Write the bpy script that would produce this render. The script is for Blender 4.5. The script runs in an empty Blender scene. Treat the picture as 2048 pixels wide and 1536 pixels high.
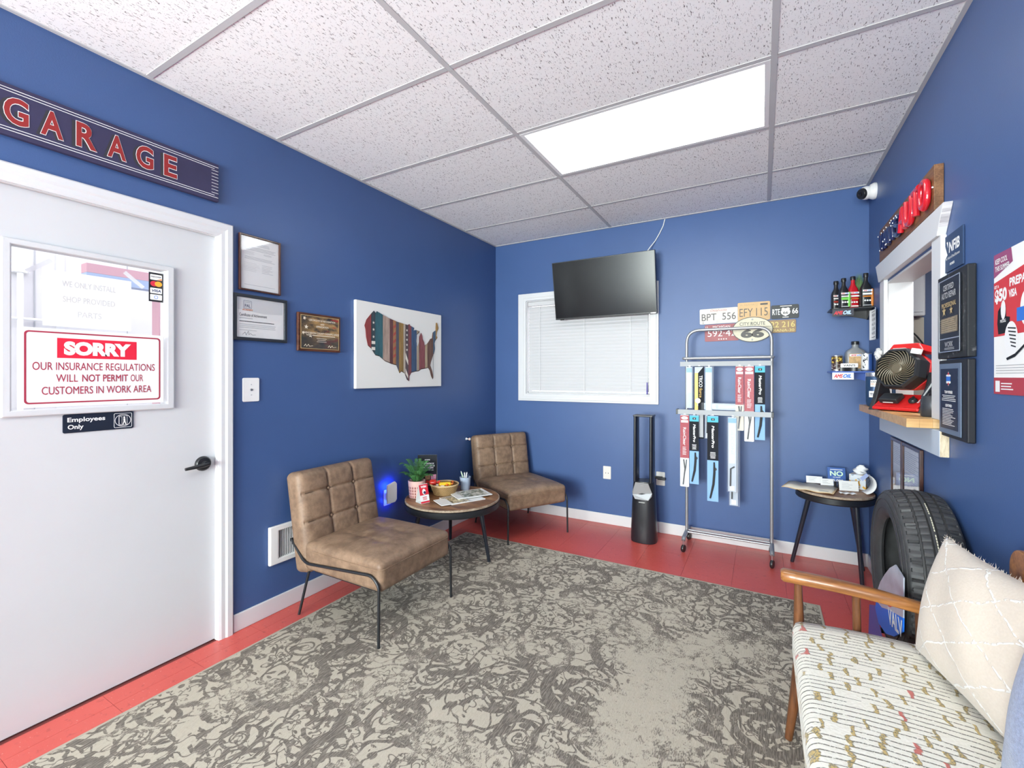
import bpy, bmesh, math, random
from mathutils import Vector, Matrix

random.seed(7)
SC = bpy.context.scene
COL = SC.collection
PI = math.pi

# ------------------------------------------------------------------ camera
TH = math.radians(29.272)
cam_d = bpy.data.cameras.new('camera')
cam = bpy.data.objects.new('camera', cam_d)
COL.objects.link(cam)
cam.location = (0, 0, 1.34)
cam.rotation_euler = (PI / 2, 0, TH)
cam_d.sensor_width = 36.0
cam_d.lens = 36.0 * 892.0 / 2048.0
cam_d.shift_y = -16.0 / 2048.0
cam_d.clip_start = 0.02
SC.camera = cam

# ------------------------------------------------------------------ world, daylight, exposure
world = bpy.data.worlds.new('world')
SC.world = world
world.use_nodes = True
wn = world.node_tree.nodes
wn['Background'].inputs[0].default_value = (0.95, 0.95, 1.0, 1)
wn['Background'].inputs[1].default_value = 2.6


def area_light(name, loc, rot, sx, sy, power, col=(1, 1, 1)):
    d = bpy.data.lights.new(name, 'AREA')
    d.shape = 'RECTANGLE'
    d.size, d.size_y = sx, sy
    d.energy = power
    d.color = col
    o = bpy.data.objects.new(name, d)
    o.location = loc
    o.rotation_euler = rot
    COL.objects.link(o)
    return o


# daylight through the two panes of the shop front behind the camera, with an upward tilt added to brighten the ceiling
area_light('daylight_window', (-1.51, -3.45, 1.35), (PI / 2 + 0.40, 0, 0), 2.0, 1.9, 560, (0.90, 1.0, 0.955))
area_light('daylight_door', (0.10, -3.45, 1.10), (PI / 2 + 0.40, 0, 0), 0.95, 2.0, 170, (0.90, 1.0, 0.955))

SC.view_settings.view_transform = 'Standard'
SC.view_settings.look = 'None'
SC.view_settings.exposure = 0.1
SC.view_settings.gamma = 1.0
SC.view_settings.use_curve_mapping = False
SC.cycles.use_denoising = True
SC.cycles.use_adaptive_sampling = True
SC.cycles.adaptive_threshold = 0.04
SC.cycles.max_bounces = 6
SC.cycles.diffuse_bounces = 4
SC.cycles.glossy_bounces = 4
SC.cycles.transparent_max_bounces = 12
SC.cycles.caustics_reflective = False
SC.cycles.caustics_refractive = False
SC.cycles.sample_clamp_indirect = 6.0

XL, XR, YB, YF, ZC = -2.41, 0.655, 3.954, -3.0, 2.68

# ------------------------------------------------------------------ materials
MATS = {}


def nodes_of(m):
    return m.node_tree.nodes, m.node_tree.links


def mat(name, col, rough=0.5, metal=0.0, var=0.0, vscale=8.0, bump=0.0, bscale=60.0, emit=0.0, spec=0.5,
        coat=0.0, alpha=1.0, stretch=None, trans=0.0, ecol=None, sheen=0.0, detail=4.0):
    if name in MATS:
        return MATS[name]
    m = bpy.data.materials.new(name)
    m.use_nodes = True
    N, L = nodes_of(m)
    b = N['Principled BSDF']
    b.inputs['Base Color'].default_value = (*col, 1)
    b.inputs['Roughness'].default_value = rough
    b.inputs['Metallic'].default_value = metal
    b.inputs['Specular IOR Level'].default_value = spec
    b.inputs['Coat Weight'].default_value = coat
    b.inputs['Alpha'].default_value = alpha
    b.inputs['Transmission Weight'].default_value = trans
    if sheen:
        b.inputs['Sheen Weight'].default_value = sheen
    if emit:
        b.inputs['Emission Color'].default_value = (*(ecol or col), 1)
        b.inputs['Emission Strength'].default_value = emit
    if var or bump:
        g = N.new('ShaderNodeNewGeometry') if stretch is None else N.new('ShaderNodeTexCoord')
        out = g.outputs['Position'] if stretch is None else g.outputs['Object']
        if stretch:
            mp = N.new('ShaderNodeMapping')
            mp.inputs['Scale'].default_value = stretch
            L.new(out, mp.inputs['Vector'])
            out = mp.outputs['Vector']
        if var:
            t = N.new('ShaderNodeTexNoise')
            t.inputs['Scale'].default_value = vscale
            t.inputs['Detail'].default_value = detail
            t.inputs['Roughness'].default_value = 0.62
            L.new(out, t.inputs['Vector'])
            r = N.new('ShaderNodeValToRGB')
            r.color_ramp.elements[0].position = 0.28
            r.color_ramp.elements[1].position = 0.72
            r.color_ramp.elements[0].color = (*[max(0, c * (1 - var)) for c in col], 1)
            r.color_ramp.elements[1].color = (*[min(1, c * (1 + var)) for c in col], 1)
            L.new(t.outputs['Fac'], r.inputs['Fac'])
            L.new(r.outputs['Color'], b.inputs['Base Color'])
        if bump:
            t2 = N.new('ShaderNodeTexNoise')
            t2.inputs['Scale'].default_value = bscale
            t2.inputs['Detail'].default_value = 3
            L.new(out, t2.inputs['Vector'])
            bp = N.new('ShaderNodeBump')
            bp.inputs['Strength'].default_value = bump
            bp.inputs['Distance'].default_value = 0.01
            L.new(t2.outputs['Fac'], bp.inputs['Height'])
            L.new(bp.outputs['Normal'], b.inputs['Normal'])
    MATS[name] = m
    return m


def glass_mat(name, tint=(1, 1, 1), amount=0.12):
    """clear pane: mostly transparent, with a mirror share that grows at grazing angles"""
    if name in MATS:
        return MATS[name]
    m = bpy.data.materials.new(name)
    m.use_nodes = True
    N, L = nodes_of(m)
    N.remove(N['Principled BSDF'])
    t = N.new('ShaderNodeBsdfTransparent')
    t.inputs[0].default_value = (*tint, 1)
    g = N.new('ShaderNodeBsdfGlossy')
    g.inputs['Roughness'].default_value = 0.03
    # Schlick reflectance, the same from both faces of the sheet
    lw = N.new('ShaderNodeLayerWeight')
    lw.inputs['Blend'].default_value = 0.5
    pw = N.new('ShaderNodeMath')
    pw.operation = 'POWER'
    pw.inputs[1].default_value = 5.0
    L.new(lw.outputs['Facing'], pw.inputs[0])
    f = N.new('ShaderNodeMath')
    f.operation = 'MULTIPLY_ADD'
    f.inputs[1].default_value = 0.9
    f.inputs[2].default_value = 0.035
    L.new(pw.outputs[0], f.inputs[0])
    mx = N.new('ShaderNodeMixShader')
    L.new(f.outputs[0], mx.inputs[0])
    L.new(t.outputs[0], mx.inputs[1])
    L.new(g.outputs[0], mx.inputs[2])
    L.new(mx.outputs[0], N['Material Output'].inputs[0])
    MATS[name] = m
    return m


class NB:
    """small node builder"""
    def __init__(s, m):
        s.N, s.L = nodes_of(m)
        s.b = s.N['Principled BSDF']

    def _in(s, sock, v):
        if isinstance(v, bpy.types.NodeSocket):
            s.L.new(v, sock)
        elif v is not None:
            sock.default_value = v

    def math(s, op, a, b=None, c=None, clamp=False):
        n = s.N.new('ShaderNodeMath')
        n.operation = op
        n.use_clamp = clamp
        s._in(n.inputs[0], a)
        s._in(n.inputs[1], b)
        if c is not None:
            s._in(n.inputs[2], c)
        return n.outputs[0]

    def vmath(s, op, a, b=None, scale=None):
        n = s.N.new('ShaderNodeVectorMath')
        n.operation = op
        s._in(n.inputs[0], a)
        if b is not None:
            s._in(n.inputs[1], b)
        if scale is not None:
            s._in(n.inputs['Scale'], scale)
        return n.outputs['Value'] if op in ('LENGTH', 'DISTANCE', 'DOT_PRODUCT') else n.outputs['Vector']

    def mapping(s, v, scale=(1, 1, 1), rot=(0, 0, 0), loc=(0, 0, 0)):
        n = s.N.new('ShaderNodeMapping')
        n.inputs['Scale'].default_value = scale
        n.inputs['Rotation'].default_value = rot
        n.inputs['Location'].default_value = loc
        s.L.new(v, n.inputs['Vector'])
        return n.outputs[0]

    def noise(s, v, scale, detail=3, rough=0.5, out='Fac'):
        n = s.N.new('ShaderNodeTexNoise')
        n.inputs['Scale'].default_value = scale
        n.inputs['Detail'].default_value = detail
        n.inputs['Roughness'].default_value = rough
        s.L.new(v, n.inputs['Vector'])
        return n.outputs[out]

    def voronoi(s, v, scale, feature='F1', out='Distance', rand=1.0):
        n = s.N.new('ShaderNodeTexVoronoi')
        n.feature = feature
        n.inputs['Scale'].default_value = scale
        n.inputs['Randomness'].default_value = rand
        s.L.new(v, n.inputs['Vector'])
        return n.outputs[out]

    def sep(s, v):
        n = s.N.new('ShaderNodeSeparateXYZ')
        s.L.new(v, n.inputs[0])
        return n.outputs

    def comb(s, x, y, z=0.0):
        n = s.N.new('ShaderNodeCombineXYZ')
        for i, q in enumerate((x, y, z)):
            s._in(n.inputs[i], q)
        return n.outputs[0]

    def ss(s, v, a, b):
        n = s.N.new('ShaderNodeMapRange')
        n.interpolation_type = 'SMOOTHSTEP'
        s._in(n.inputs[0], v)
        n.inputs[1].default_value = a
        n.inputs[2].default_value = b
        n.inputs[3].default_value = 0
        n.inputs[4].default_value = 1
        return n.outputs[0]

    def mix(s, f, a, b):
        n = s.N.new('ShaderNodeMix')
        n.data_type = 'RGBA'
        s._in(n.inputs[0], f)
        s._in(n.inputs[6], a if isinstance(a, bpy.types.NodeSocket) else (*a, 1))
        s._in(n.inputs[7], b if isinstance(b, bpy.types.NodeSocket) else (*b, 1))
        return n.outputs[2]

    def pos(s):
        return s.N.new('ShaderNodeNewGeometry').outputs['Position']

    def obj(s):
        return s.N.new('ShaderNodeTexCoord').outputs['Object']

    def color(s, v):
        s.L.new(v, s.b.inputs['Base Color'])

    def bump(s, h, strength=0.5, dist=0.005):
        n = s.N.new('ShaderNodeBump')
        n.inputs['Strength'].default_value = strength
        n.inputs['Distance'].default_value = dist
        s.L.new(h, n.inputs['Height'])
        s.L.new(n.outputs[0], s.b.inputs['Normal'])


def nmat(name, rough=0.5, **k):
    m = mat(name, (0.5, 0.5, 0.5), rough, **k)
    return m, NB(m)


def wood_mat(name, dark, light, rough=0.4, scale=(2, 30, 30), coat=0.0):
    if name in MATS:
        return MATS[name]
    m, b = nmat(name, rough, coat=coat)
    v = b.mapping(b.obj(), scale)
    n1 = b.noise(v, 1.0, 5, 0.6)
    n2 = b.noise(b.mapping(b.obj(), tuple(q * 4 for q in scale)), 1.0, 3, 0.6)
    f = b.math('ADD', b.math('MULTIPLY', n1, 0.7), b.math('MULTIPLY', n2, 0.3))
    b.color(b.mix(b.ss(f, 0.32, 0.68), dark, light))
    b.bump(n2, 0.12, 0.002)
    return m


# walls: satin navy paint with faint roller unevenness
PAINT = mat('navy_wall_paint', (0.051, 0.104, 0.262), 0.42, var=0.05, vscale=1.6, bump=0.05, bscale=240, spec=0.45)
WHITE = mat('white_trim_paint', (0.66, 0.665, 0.68), 0.42, bump=0.02, bscale=30)
DOORW = mat('white_door_paint', (0.60, 0.61, 0.625), 0.46, var=0.015, vscale=3)
BLACK = mat('black_satin_metal', (0.012, 0.013, 0.016), 0.38, spec=0.5)
BLACKP = mat('black_plastic', (0.014, 0.014, 0.016), 0.34)
DARKG = mat('dark_grey_plastic', (0.035, 0.037, 0.042), 0.42)
STEEL = mat('grey_powder_metal', (0.36, 0.37, 0.39), 0.36, metal=0.55)
SILVER = mat('bright_silver_metal', (0.66, 0.67, 0.69), 0.28, metal=0.9)
PAPER = mat('white_paper', (0.84, 0.84, 0.83), 0.7)
PRINT = mat('black_print', (0.03, 0.03, 0.035), 0.6)
GREYPRINT = mat('grey_print', (0.42, 0.43, 0.45), 0.6)
FAINT = mat('faint_grey_print', (0.62, 0.62, 0.62), 0.6)
WHITEPRINT = mat('white_print', (0.85, 0.85, 0.85), 0.55)
REDPRINT = mat('red_print', (0.62, 0.02, 0.04), 0.5)
REDP2 = mat('maroon_print', (0.36, 0.03, 0.06), 0.5)
BLUEPRINT = mat('blue_print', (0.02, 0.16, 0.62), 0.5)
NAVYPRINT = mat('navy_print', (0.02, 0.035, 0.10), 0.45)
ORANGEPRINT = mat('orange_print', (0.78, 0.22, 0.05), 0.5)
GOLDPRINT = mat('gold_print', (0.50, 0.36, 0.16), 0.42)
WPLASTIC = mat('white_plastic', (0.80, 0.80, 0.79), 0.35)
GLASS = glass_mat('clear_glass')

# ------------------------------------------------------------------ geometry helpers


class G:
    """collects vertices and faces for ONE mesh object"""
    def __init__(s):
        s.v, s.f = [], []

    def add(s, vs, fs):
        k = len(s.v)
        s.v += [tuple(p) for p in vs]
        s.f += [tuple(i + k for i in f) for f in fs]
        return s

    def box(s, x0, x1, y0, y1, z0, z1):
        return s.add([(x0, y0, z0), (x1, y0, z0), (x1, y1, z0), (x0, y1, z0),
                      (x0, y0, z1), (x1, y0, z1), (x1, y1, z1), (x0, y1, z1)],
                     [(0, 3, 2, 1), (4, 5, 6, 7), (0, 1, 5, 4), (1, 2, 6, 5), (2, 3, 7, 6), (3, 0, 4, 7)])

    def prism(s, pts, z0, z1):
        n = len(pts)
        return s.add([(p[0], p[1], z0) for p in pts] + [(p[0], p[1], z1) for p in pts],
                     [tuple(reversed(range(n))), tuple(range(n, 2 * n))] +
                     [(i, (i + 1) % n, n + (i + 1) % n, n + i) for i in range(n)])

    def ring(s, o, i, z0, z1):
        """rectangular ring: o = (x0,x1,y0,y1) outside, i = the hole"""
        oc = [(o[0], o[2]), (o[1], o[2]), (o[1], o[3]), (o[0], o[3])]
        ic = [(i[0], i[2]), (i[1], i[2]), (i[1], i[3]), (i[0], i[3])]
        vs = [(p[0], p[1], z) for z in (z0, z1) for p in oc + ic]
        fs = []
        for k in range(4):
            j = (k + 1) % 4
            fs += [(8 + k, 8 + j, 12 + j, 12 + k), (k, 4 + k, 4 + j, j), (k, j, 8 + j, 8 + k), (4 + k, 12 + k, 12 + j, 4 + j)]
        return s.add(vs, fs)

    def lathe(s, prof, seg=32, caps=True):
        """prof: (r, z) from bottom to top, about z"""
        n = len(prof)
        vs = [(r * math.cos(2 * PI * k / seg), r * math.sin(2 * PI * k / seg), z) for k in range(seg) for r, z in prof]
        fs = []
        for k in range(seg):
            a, b = k * n, ((k + 1) % seg) * n
            fs += [(a + i, b + i, b + i + 1, a + i + 1) for i in range(n - 1)]
        if caps and prof[0][0] > 1e-6:
            fs.append(tuple(reversed([k * n for k in range(seg)])))
        if caps and prof[-1][0] > 1e-6:
            fs.append(tuple(k * n + n - 1 for k in range(seg)))
        return s.add(vs, fs)

    def tube(s, pts, r, seg=10, closed=False, caps=True):
        pts = [Vector(p) for p in pts]
        n = len(pts)
        rs = r if isinstance(r, (list, tuple)) else [r] * n
        tang = []
        for i in range(n):
            a = pts[i - 1] if (i > 0 or closed) else pts[i]
            b = pts[(i + 1) % n] if (i < n - 1 or closed) else pts[i]
            tang.append((b - a).normalized())
        up = Vector((0, 0, 1)) if abs(tang[0].z) < 0.9 else Vector((1, 0, 0))
        nrm = (up - tang[0] * up.dot(tang[0])).normalized()
        vs = []
        for i in range(n):
            nrm = (nrm - tang[i] * nrm.dot(tang[i])).normalized()
            bi = tang[i].cross(nrm)
            for k in range(seg):
                a = 2 * PI * k / seg
                vs.append(pts[i] + (nrm * math.cos(a) + bi * math.sin(a)) * rs[i])
        fs = []
        for i in range(n if closed else n - 1):
            j = (i + 1) % n
            fs += [(i * seg + k, i * seg + (k + 1) % seg, j * seg + (k + 1) % seg, j * seg + k) for k in range(seg)]
        if caps and not closed:
            fs += [tuple(reversed(range(seg))), tuple((n - 1) * seg + k for k in range(seg))]
        return s.add(vs, fs)

    def xf(s, m):
        s.v = [tuple(m @ Vector(p)) for p in s.v]
        return s

    def mesh(s, name='m'):
        me = bpy.data.meshes.new(name)
        me.from_pydata(s.v, [], s.f)
        me.update()
        return me

    def obj(s, name, m, parent=None, smooth=False, bevel=0.0, bseg=2, sub=0, loc=None, fix=True):
        me = s.mesh(name)
        if fix:
            bm = bmesh.new()
            bm.from_mesh(me)
            bmesh.ops.recalc_face_normals(bm, faces=bm.faces)
            bm.to_mesh(me)
            bm.free()
        return link(name, me, m, parent, smooth, bevel, bseg, sub, loc)


def link(name, me, m, parent=None, smooth=False, bevel=0.0, bseg=2, sub=0, loc=None):
    o = bpy.data.objects.new(name, me)
    if m is not None and not me.materials:
        me.materials.append(m)
    COL.objects.link(o)
    if parent:
        o.parent = parent
    if loc:
        o.location = loc
    if smooth:
        for p in me.polygons:
            p.use_smooth = True
        if smooth != 'all':
            try:
                me.set_sharp_from_angle(angle=math.radians(38))
            except Exception:
                pass
    if bevel:
        b = o.modifiers.new('bevel', 'BEVEL')
        b.width = bevel
        b.segments = bseg
        b.limit_method = 'ANGLE'
        b.angle_limit = math.radians(40)
    if sub:
        q = o.modifiers.new('sub', 'SUBSURF')
        q.levels = q.render_levels = sub
    return o


def tag(o, label, cat, group=None):
    o['label'], o['category'] = label, cat
    if group:
        o['group'] = group
    return o


def struct(o):
    o['kind'] = 'structure'
    return o


def stuff(o):
    o['kind'] = 'stuff'
    return o


def thing(name, label, cat, loc=(0, 0, 0), rotz=0.0, group=None, m=None):
    o = bpy.data.objects.new(name, None)
    COL.objects.link(o)
    o.empty_display_size = 0.1
    if m is not None:
        o.matrix_world = m
    else:
        o.location = loc
        o.rotation_euler = (0, 0, rotz)
    return tag(o, label, cat, group)


def wf(wall, a, z, n=0.0, roll=0.0):
    """local frame on a wall: x runs to the viewer's right, y up, z out of the wall. a = world Y (side walls) or X (back wall)"""
    if wall == 'L':
        cols, o = [(0, 1, 0), (0, 0, 1), (1, 0, 0)], (XL + n, a, z)
    elif wall == 'B':
        cols, o = [(1, 0, 0), (0, 0, 1), (0, -1, 0)], (a, YB - n, z)
    else:
        cols, o = [(0, -1, 0), (0, 0, 1), (-1, 0, 0)], (XR - n, a, z)
    m = Matrix.Identity(4)
    for c in range(3):
        for r in range(3):
            m[r][c] = cols[c][r]
    for r in range(3):
        m[r][3] = o[r]
    return m @ Matrix.Rotation(roll, 4, 'Z')


def ubox(p, name, x0, x1, y0, y1, z0, z1, m, bevel=0.0, label=None):
    o = G().box(x0, x1, y0, y1, z0, z1).obj(name, m, p, bevel=bevel)
    if label:
        o['label'] = label
    return o


def rrect(x0, x1, y0, y1, r, n=5):
    pts = []
    for cx, cy, a0 in ((x1 - r, y0 + r, -90), (x1 - r, y1 - r, 0), (x0 + r, y1 - r, 90), (x0 + r, y0 + r, 180)):
        for k in range(n + 1):
            a = math.radians(a0 + 90 * k / n)
            pts.append((cx + r * math.cos(a), cy + r * math.sin(a)))
    return pts


def ell(cx, cy, rx, ry, n=40):
    return [(cx + rx * math.cos(2 * PI * k / n), cy + ry * math.sin(2 * PI * k / n)) for k in range(n)]


def flat(p, name, polys, z, m):
    """flat print on a surface: one or more polygons at height z"""
    g = G()
    for pts in polys:
        g.add([(x, y, z) for x, y in pts], [tuple(range(len(pts)))])
    return g.obj(name, m, p, fix=False)


def rect(x0, x1, y0, y1):
    return [(x0, y0), (x1, y0), (x1, y1), (x0, y1)]


def outline(outer, inner, z, p, name, m):
    n = len(outer)
    g = G().add([(x, y, z) for x, y in outer + inner], [(i, (i + 1) % n, n + (i + 1) % n, n + i) for i in range(n)])
    return g.obj(name, m, p, fix=False)


def text_mesh(body, w=None, h=None, bold=0.0, extrude=0.0, shear=0.0, space=1.0, bevel=0.0, line=1.0, align='CENTER'):
    cu = bpy.data.curves.new('txt', 'FONT')
    cu.body = body
    cu.size = 1.0
    fat = bold > 0 and 'M' in body     # this glyph folds over itself when thickened, so its strokes are doubled instead
    cu.offset = 0.0 if fat else bold
    cu.extrude = extrude
    cu.shear = shear
    cu.space_character = space
    cu.space_line = line
    cu.align_x = align
    cu.resolution_u = 4
    cu.bevel_depth = bevel
    ob = bpy.data.objects.new('txt', cu)
    me = bpy.data.meshes.new_from_object(ob)
    bpy.data.objects.remove(ob)
    bpy.data.curves.remove(cu)
    if fat:
        vs0 = [v.co.copy() for v in me.vertices]
        fs0 = [tuple(p.vertices) for p in me.polygons]
        nv = len(vs0)
        vs, fs = [], []
        for q, (dx, dy) in enumerate(((-bold, 0), (bold, 0), (0, bold), (0, -bold))):
            vs += [(v.x + dx, v.y + dy, v.z + q * 1e-4) for v in vs0]
            fs += [tuple(i + q * nv for i in f) for f in fs0]
        me.clear_geometry()
        me.from_pydata(vs, [], fs)
        me.update()
    xs = [v.co.x for v in me.vertices]
    ys = [v.co.y for v in me.vertices]
    x0, x1, y0, y1 = min(xs), max(xs), min(ys), max(ys)
    sy = h / (y1 - y0) if h else None
    sx = w / (x1 - x0) if w else sy
    sy = sy or sx
    for v in me.vertices:
        v.co.x = (v.co.x - (x0 + x1) / 2) * sx
        v.co.y = (v.co.y - (y0 + y1) / 2) * sy
    return me


def utext(p, name, body, x, y, z, m, w=None, h=None, rot=0.0, **k):
    me = text_mesh(body, w, h, **k)
    o = link(name, me, m, p)
    o.location = (x, y, z)
    o.rotation_euler = (0, 0, rot)
    return o


def ulines(p, name, x0, x1, y0, y1, n, z, m, thick=0.35, ragged=0.25, align='L'):
    """rows of print too small to read, as thin bars in one part"""
    g = G()
    st = (y1 - y0) / n
    for i in range(n):
        y = y1 - st * (i + 0.5)
        L = (x1 - x0) * (1 - ragged * random.random())
        a = x0 if align == 'L' else (x0 + x1 - L) / 2
        g.add([(a, y - st * thick / 2, z), (a + L, y - st * thick / 2, z), (a + L, y + st * thick / 2, z), (a, y + st * thick / 2, z)], [(0, 1, 2, 3)])
    return stuff(g.obj(name, m, p, fix=False))


def rcube(sx, sy, sz, r, n, fn=None):
    """rounded box mesh with an even grid, each point passed through fn"""
    bm = bmesh.new()
    bmesh.ops.create_cube(bm, size=1.0)
    bmesh.ops.subdivide_edges(bm, edges=bm.edges[:], cuts=n, use_grid_fill=True)
    hx, hy, hz = sx / 2, sy / 2, sz / 2
    for v in bm.verts:
        p = Vector((v.co.x * sx, v.co.y * sy, v.co.z * sz))
        q = Vector((max(-hx + r, min(hx - r, p.x)), max(-hy + r, min(hy - r, p.y)), max(-hz + r, min(hz - r, p.z))))
        d = p - q
        if d.length > 1e-9:
            p = q + d.normalized() * r
        v.co = fn(p) if fn else p
    me = bpy.data.meshes.new('c')
    bm.to_mesh(me)
    bm.free()
    return me


def arc(c, r, a0, a1, n=8, plane='xz', fixed=0.0):
    out = []
    for k in range(n + 1):
        a = math.radians(a0 + (a1 - a0) * k / n)
        u, v = c[0] + r * math.cos(a), c[1] + r * math.sin(a)
        out.append({'xz': (u, fixed, v), 'yz': (fixed, u, v), 'xy': (u, v, fixed)}[plane])
    return out


def fillet(pts, r, n=5):
    """round the inner corners of a polyline"""
    pts = [Vector(p) for p in pts]
    out = [pts[0]]
    for a, b, c in zip(pts, pts[1:], pts[2:]):
        d1, d2 = (a - b), (c - b)
        k = min(r, d1.length * 0.45, d2.length * 0.45)
        p0, p1 = b + d1.normalized() * k, b + d2.normalized() * k
        for i in range(n + 1):
            t = i / n
            out.append(p0 * (1 - t) ** 2 + b * 2 * t * (1 - t) + p1 * t * t)
    out.append(pts[-1])
    return out


def copy_tree(o, parent=None):
    c = o.copy()
    COL.objects.link(c)
    if parent:
        c.parent = parent
    for ch in list(o.children):
        copy_tree(ch, c)
    return c

# ================================================================== THE SETTING
T = 0.12   # wall thickness

# ---- floor: slab and red vinyl tiles
m_slab = mat('floor_slab', (0.20, 0.045, 0.04), 0.5)
m_tile, b = nmat('red_vinyl_tile', 0.33, spec=0.5)
v = b.pos()
fleck = b.ss(b.noise(b.mapping(v, (1, 1.6, 1)), 75, 2, 0.6), 0.67, 0.72)
dark = b.ss(b.noise(v, 38, 3, 0.6), 0.58, 0.72)
wear = b.noise(v, 2.2, 4, 0.6)
base = b.mix(wear, (0.52, 0.066, 0.052), (0.66, 0.12, 0.095))
base = b.mix(b.math('MULTIPLY', dark, 0.45), base, (0.30, 0.04, 0.035))
b.color(b.mix(b.math('MULTIPLY', fleck, 0.55), base, (0.72, 0.42, 0.36)))
b.bump(b.noise(v, 60, 3), 0.05, 0.003)

floor = struct(G().box(XL - T, XR + T, YF, YB + T, -0.10, -0.004).obj('floor', m_slab))
TS = 0.3048
RUG = (-2.215, 0.296, 0.10, 3.145)
tile_me = G().box(0.0006, TS - 0.0006, 0.0006, TS - 0.0006, -0.004, 0.0)
tile_me = tile_me.mesh('vinyl_tile')
tile_me.materials.append(m_tile)
nx0 = XL + 0.02
for i in range(-1, 11):
    for j in range(-2, 14):
        x, y = XL - 0.20 + i * TS, YB - 0.115 - j * TS
        if x > XR or x + TS < XL or y > YB or y + TS < -0.3:
            continue
        if x > RUG[0] + 0.02 and x + TS < RUG[1] - 0.02 and y > RUG[2] + 0.02 and y + TS < RUG[3] - 0.02:
            continue
        x0, x1, y0, y1 = max(x, XL), min(x + TS, XR), max(y, YF), min(y + TS, YB)
        if x1 - x0 < 0.02 or y1 - y0 < 0.02:
            continue
        if x0 == x and x1 == x + TS and y0 == y and y1 == y + TS:
            link('floor_tile', tile_me, None, floor, loc=(x, y, 0))
        else:
            G().box(x0 + 0.0006, x1 - 0.0006, y0 + 0.0006, y1 - 0.0006, -0.004, 0).obj('floor_tile', m_tile, floor)
G().box(XL, XR, YF, -0.3, -0.004, 0.0).obj('floor_sheet', m_tile, floor)

# ---- walls (openings are left out of the boxes)
DY0, DY1, DZ = 0.325, 1.243, 2.05          # door opening in the left wall
w = G()
w.box(XL - T, XL, YF, DY0, 0, ZC + 0.15).box(XL - T, XL, DY1, YB + T, 0, ZC + 0.15).box(XL - T, XL, DY0, DY1, DZ, ZC + 0.15)
struct(w.obj('wall_left', PAINT))
WX0, WX1, WZ0, WZ1 = -2.05, -0.842, 1.165, 2.085   # window in the back wall
w = G()
w.box(XL, WX0, YB, YB + T, 0, ZC + 0.15).box(WX1, XR + T, YB, YB + T, 0, ZC + 0.15)
w.box(WX0, WX1, YB, YB + T, 0, WZ0).box(WX0, WX1, YB, YB + T, WZ1, ZC + 0.15)
struct(w.obj('wall_back', PAINT))
PY0, PY1, PZ0, PZ1 = 2.535, 3.44, 1.118, 1.905     # service hatch in the right wall
w = G()
w.box(XR, XR + T, YF, PY0, 0, ZC + 0.15).box(XR, XR + T, PY1, YB, 0, ZC + 0.15)
w.box(XR, XR + T, PY0, PY1, 0, PZ0).box(XR, XR + T, PY0, PY1, PZ1, ZC + 0.15)
struct(w.obj('wall_right', PAINT))
# shop front behind the camera: a wide window and a glazed door
FX0, FX1, FZ0, FZ1 = -2.36, -0.66, 0.70, 2.20
EX0, EX1, EZ0, EZ1 = -0.27, 0.48, 0.30, 2.10
w = G()
w.box(XL, FX0, YF - T, YF, 0, ZC + 0.15).box(FX1, EX0, YF - T, YF, 0, ZC + 0.15).box(EX1, XR, YF - T, YF, 0, ZC + 0.15)
w.box(FX0, FX1, YF - T, YF, 0, FZ0).box(FX0, FX1, YF - T, YF, FZ1, ZC + 0.15)
w.box(EX0, EX1, YF - T, YF, 0, EZ0).box(EX0, EX1, YF - T, YF, EZ1, ZC + 0.15)
struct(w.obj('wall_front', mat('white_bounce_wall_paint', (0.72, 0.72, 0.71), 0.6)))  # unseen wall made white to bounce more light into the room
wf2 = struct(G().ring((FX0 - .045, FX1 + .06, FZ0 - .06, FZ1 + .06), (FX0, FX1, FZ0, FZ1), 0, 0.02)
             .xf(Matrix(((1, 0, 0, 0), (0, 0, 1, YF), (0, 1, 0, 0), (0, 0, 0, 1)))).obj('window_2', WHITE))
G().box((FX0 + FX1) / 2 - .02, (FX0 + FX1) / 2 + .02, YF - .06, YF - .02, FZ0, FZ1).obj('mullion', WHITE, wf2)

# ---- baseboards
def base_run(name, segs):
    g = G()
    for (x0, x1, y0, y1) in segs:
        g.box(x0, x1, y0, y1, 0.0, 0.092)
    return struct(g.obj(name, WHITE, bevel=0.004))
base_run('baseboard_left', [(XL, XL + 0.012, 1.317, YB)])
base_run('baseboard_back', [(XL + 0.012, XR, YB - 0.012, YB)])
base_run('baseboard_right', [(XR - 0.012, XR, YF, YB - 0.012)])

# ---- ceiling: plenum deck, tee grid and fissured lay-in tiles
m_ct, b = nmat('fissured_ceiling_tile', 0.9, spec=0.2)
v = b.pos()
vw = b.vmath('ADD', v, b.vmath('SCALE', b.noise(v, 28, 2, 0.5, 'Color'), scale=0.006))
fis = b.ss(b.noise(b.mapping(vw, (250, 52, 1)), 1.0, 2, 0.5), 0.645, 0.68)
fis2 = b.ss(b.noise(b.mapping(vw, (150, 110, 1), (0, 0, 0.5)), 1.0, 2, 0.5), 0.70, 0.725)
pin = b.ss(b.voronoi(v, 150), 0.22, 0.12)
pinm = b.math('MULTIPLY', pin, b.ss(b.noise(v, 60, 1), 0.42, 0.55))
pit = b.math('MAXIMUM', b.math('MAXIMUM', fis, fis2), b.math('MULTIPLY', pinm, 0.55))
b.color(b.mix(pit, (0.90, 0.905, 0.90), (0.22, 0.20, 0.20)))
b.bump(b.math('SUBTRACT', 1.0, pit), 0.6, 0.003)
m_deck = mat('plenum_deck', (0.12, 0.12, 0.12), 0.9)
m_tee = mat('white_grid_tee', (0.52, 0.52, 0.525), 0.5)
ceiling = struct(G().box(XL - T, XR + T, YF - T, YB + T, ZC + 0.14, ZC + 0.17).obj('ceiling', m_deck))
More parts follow.
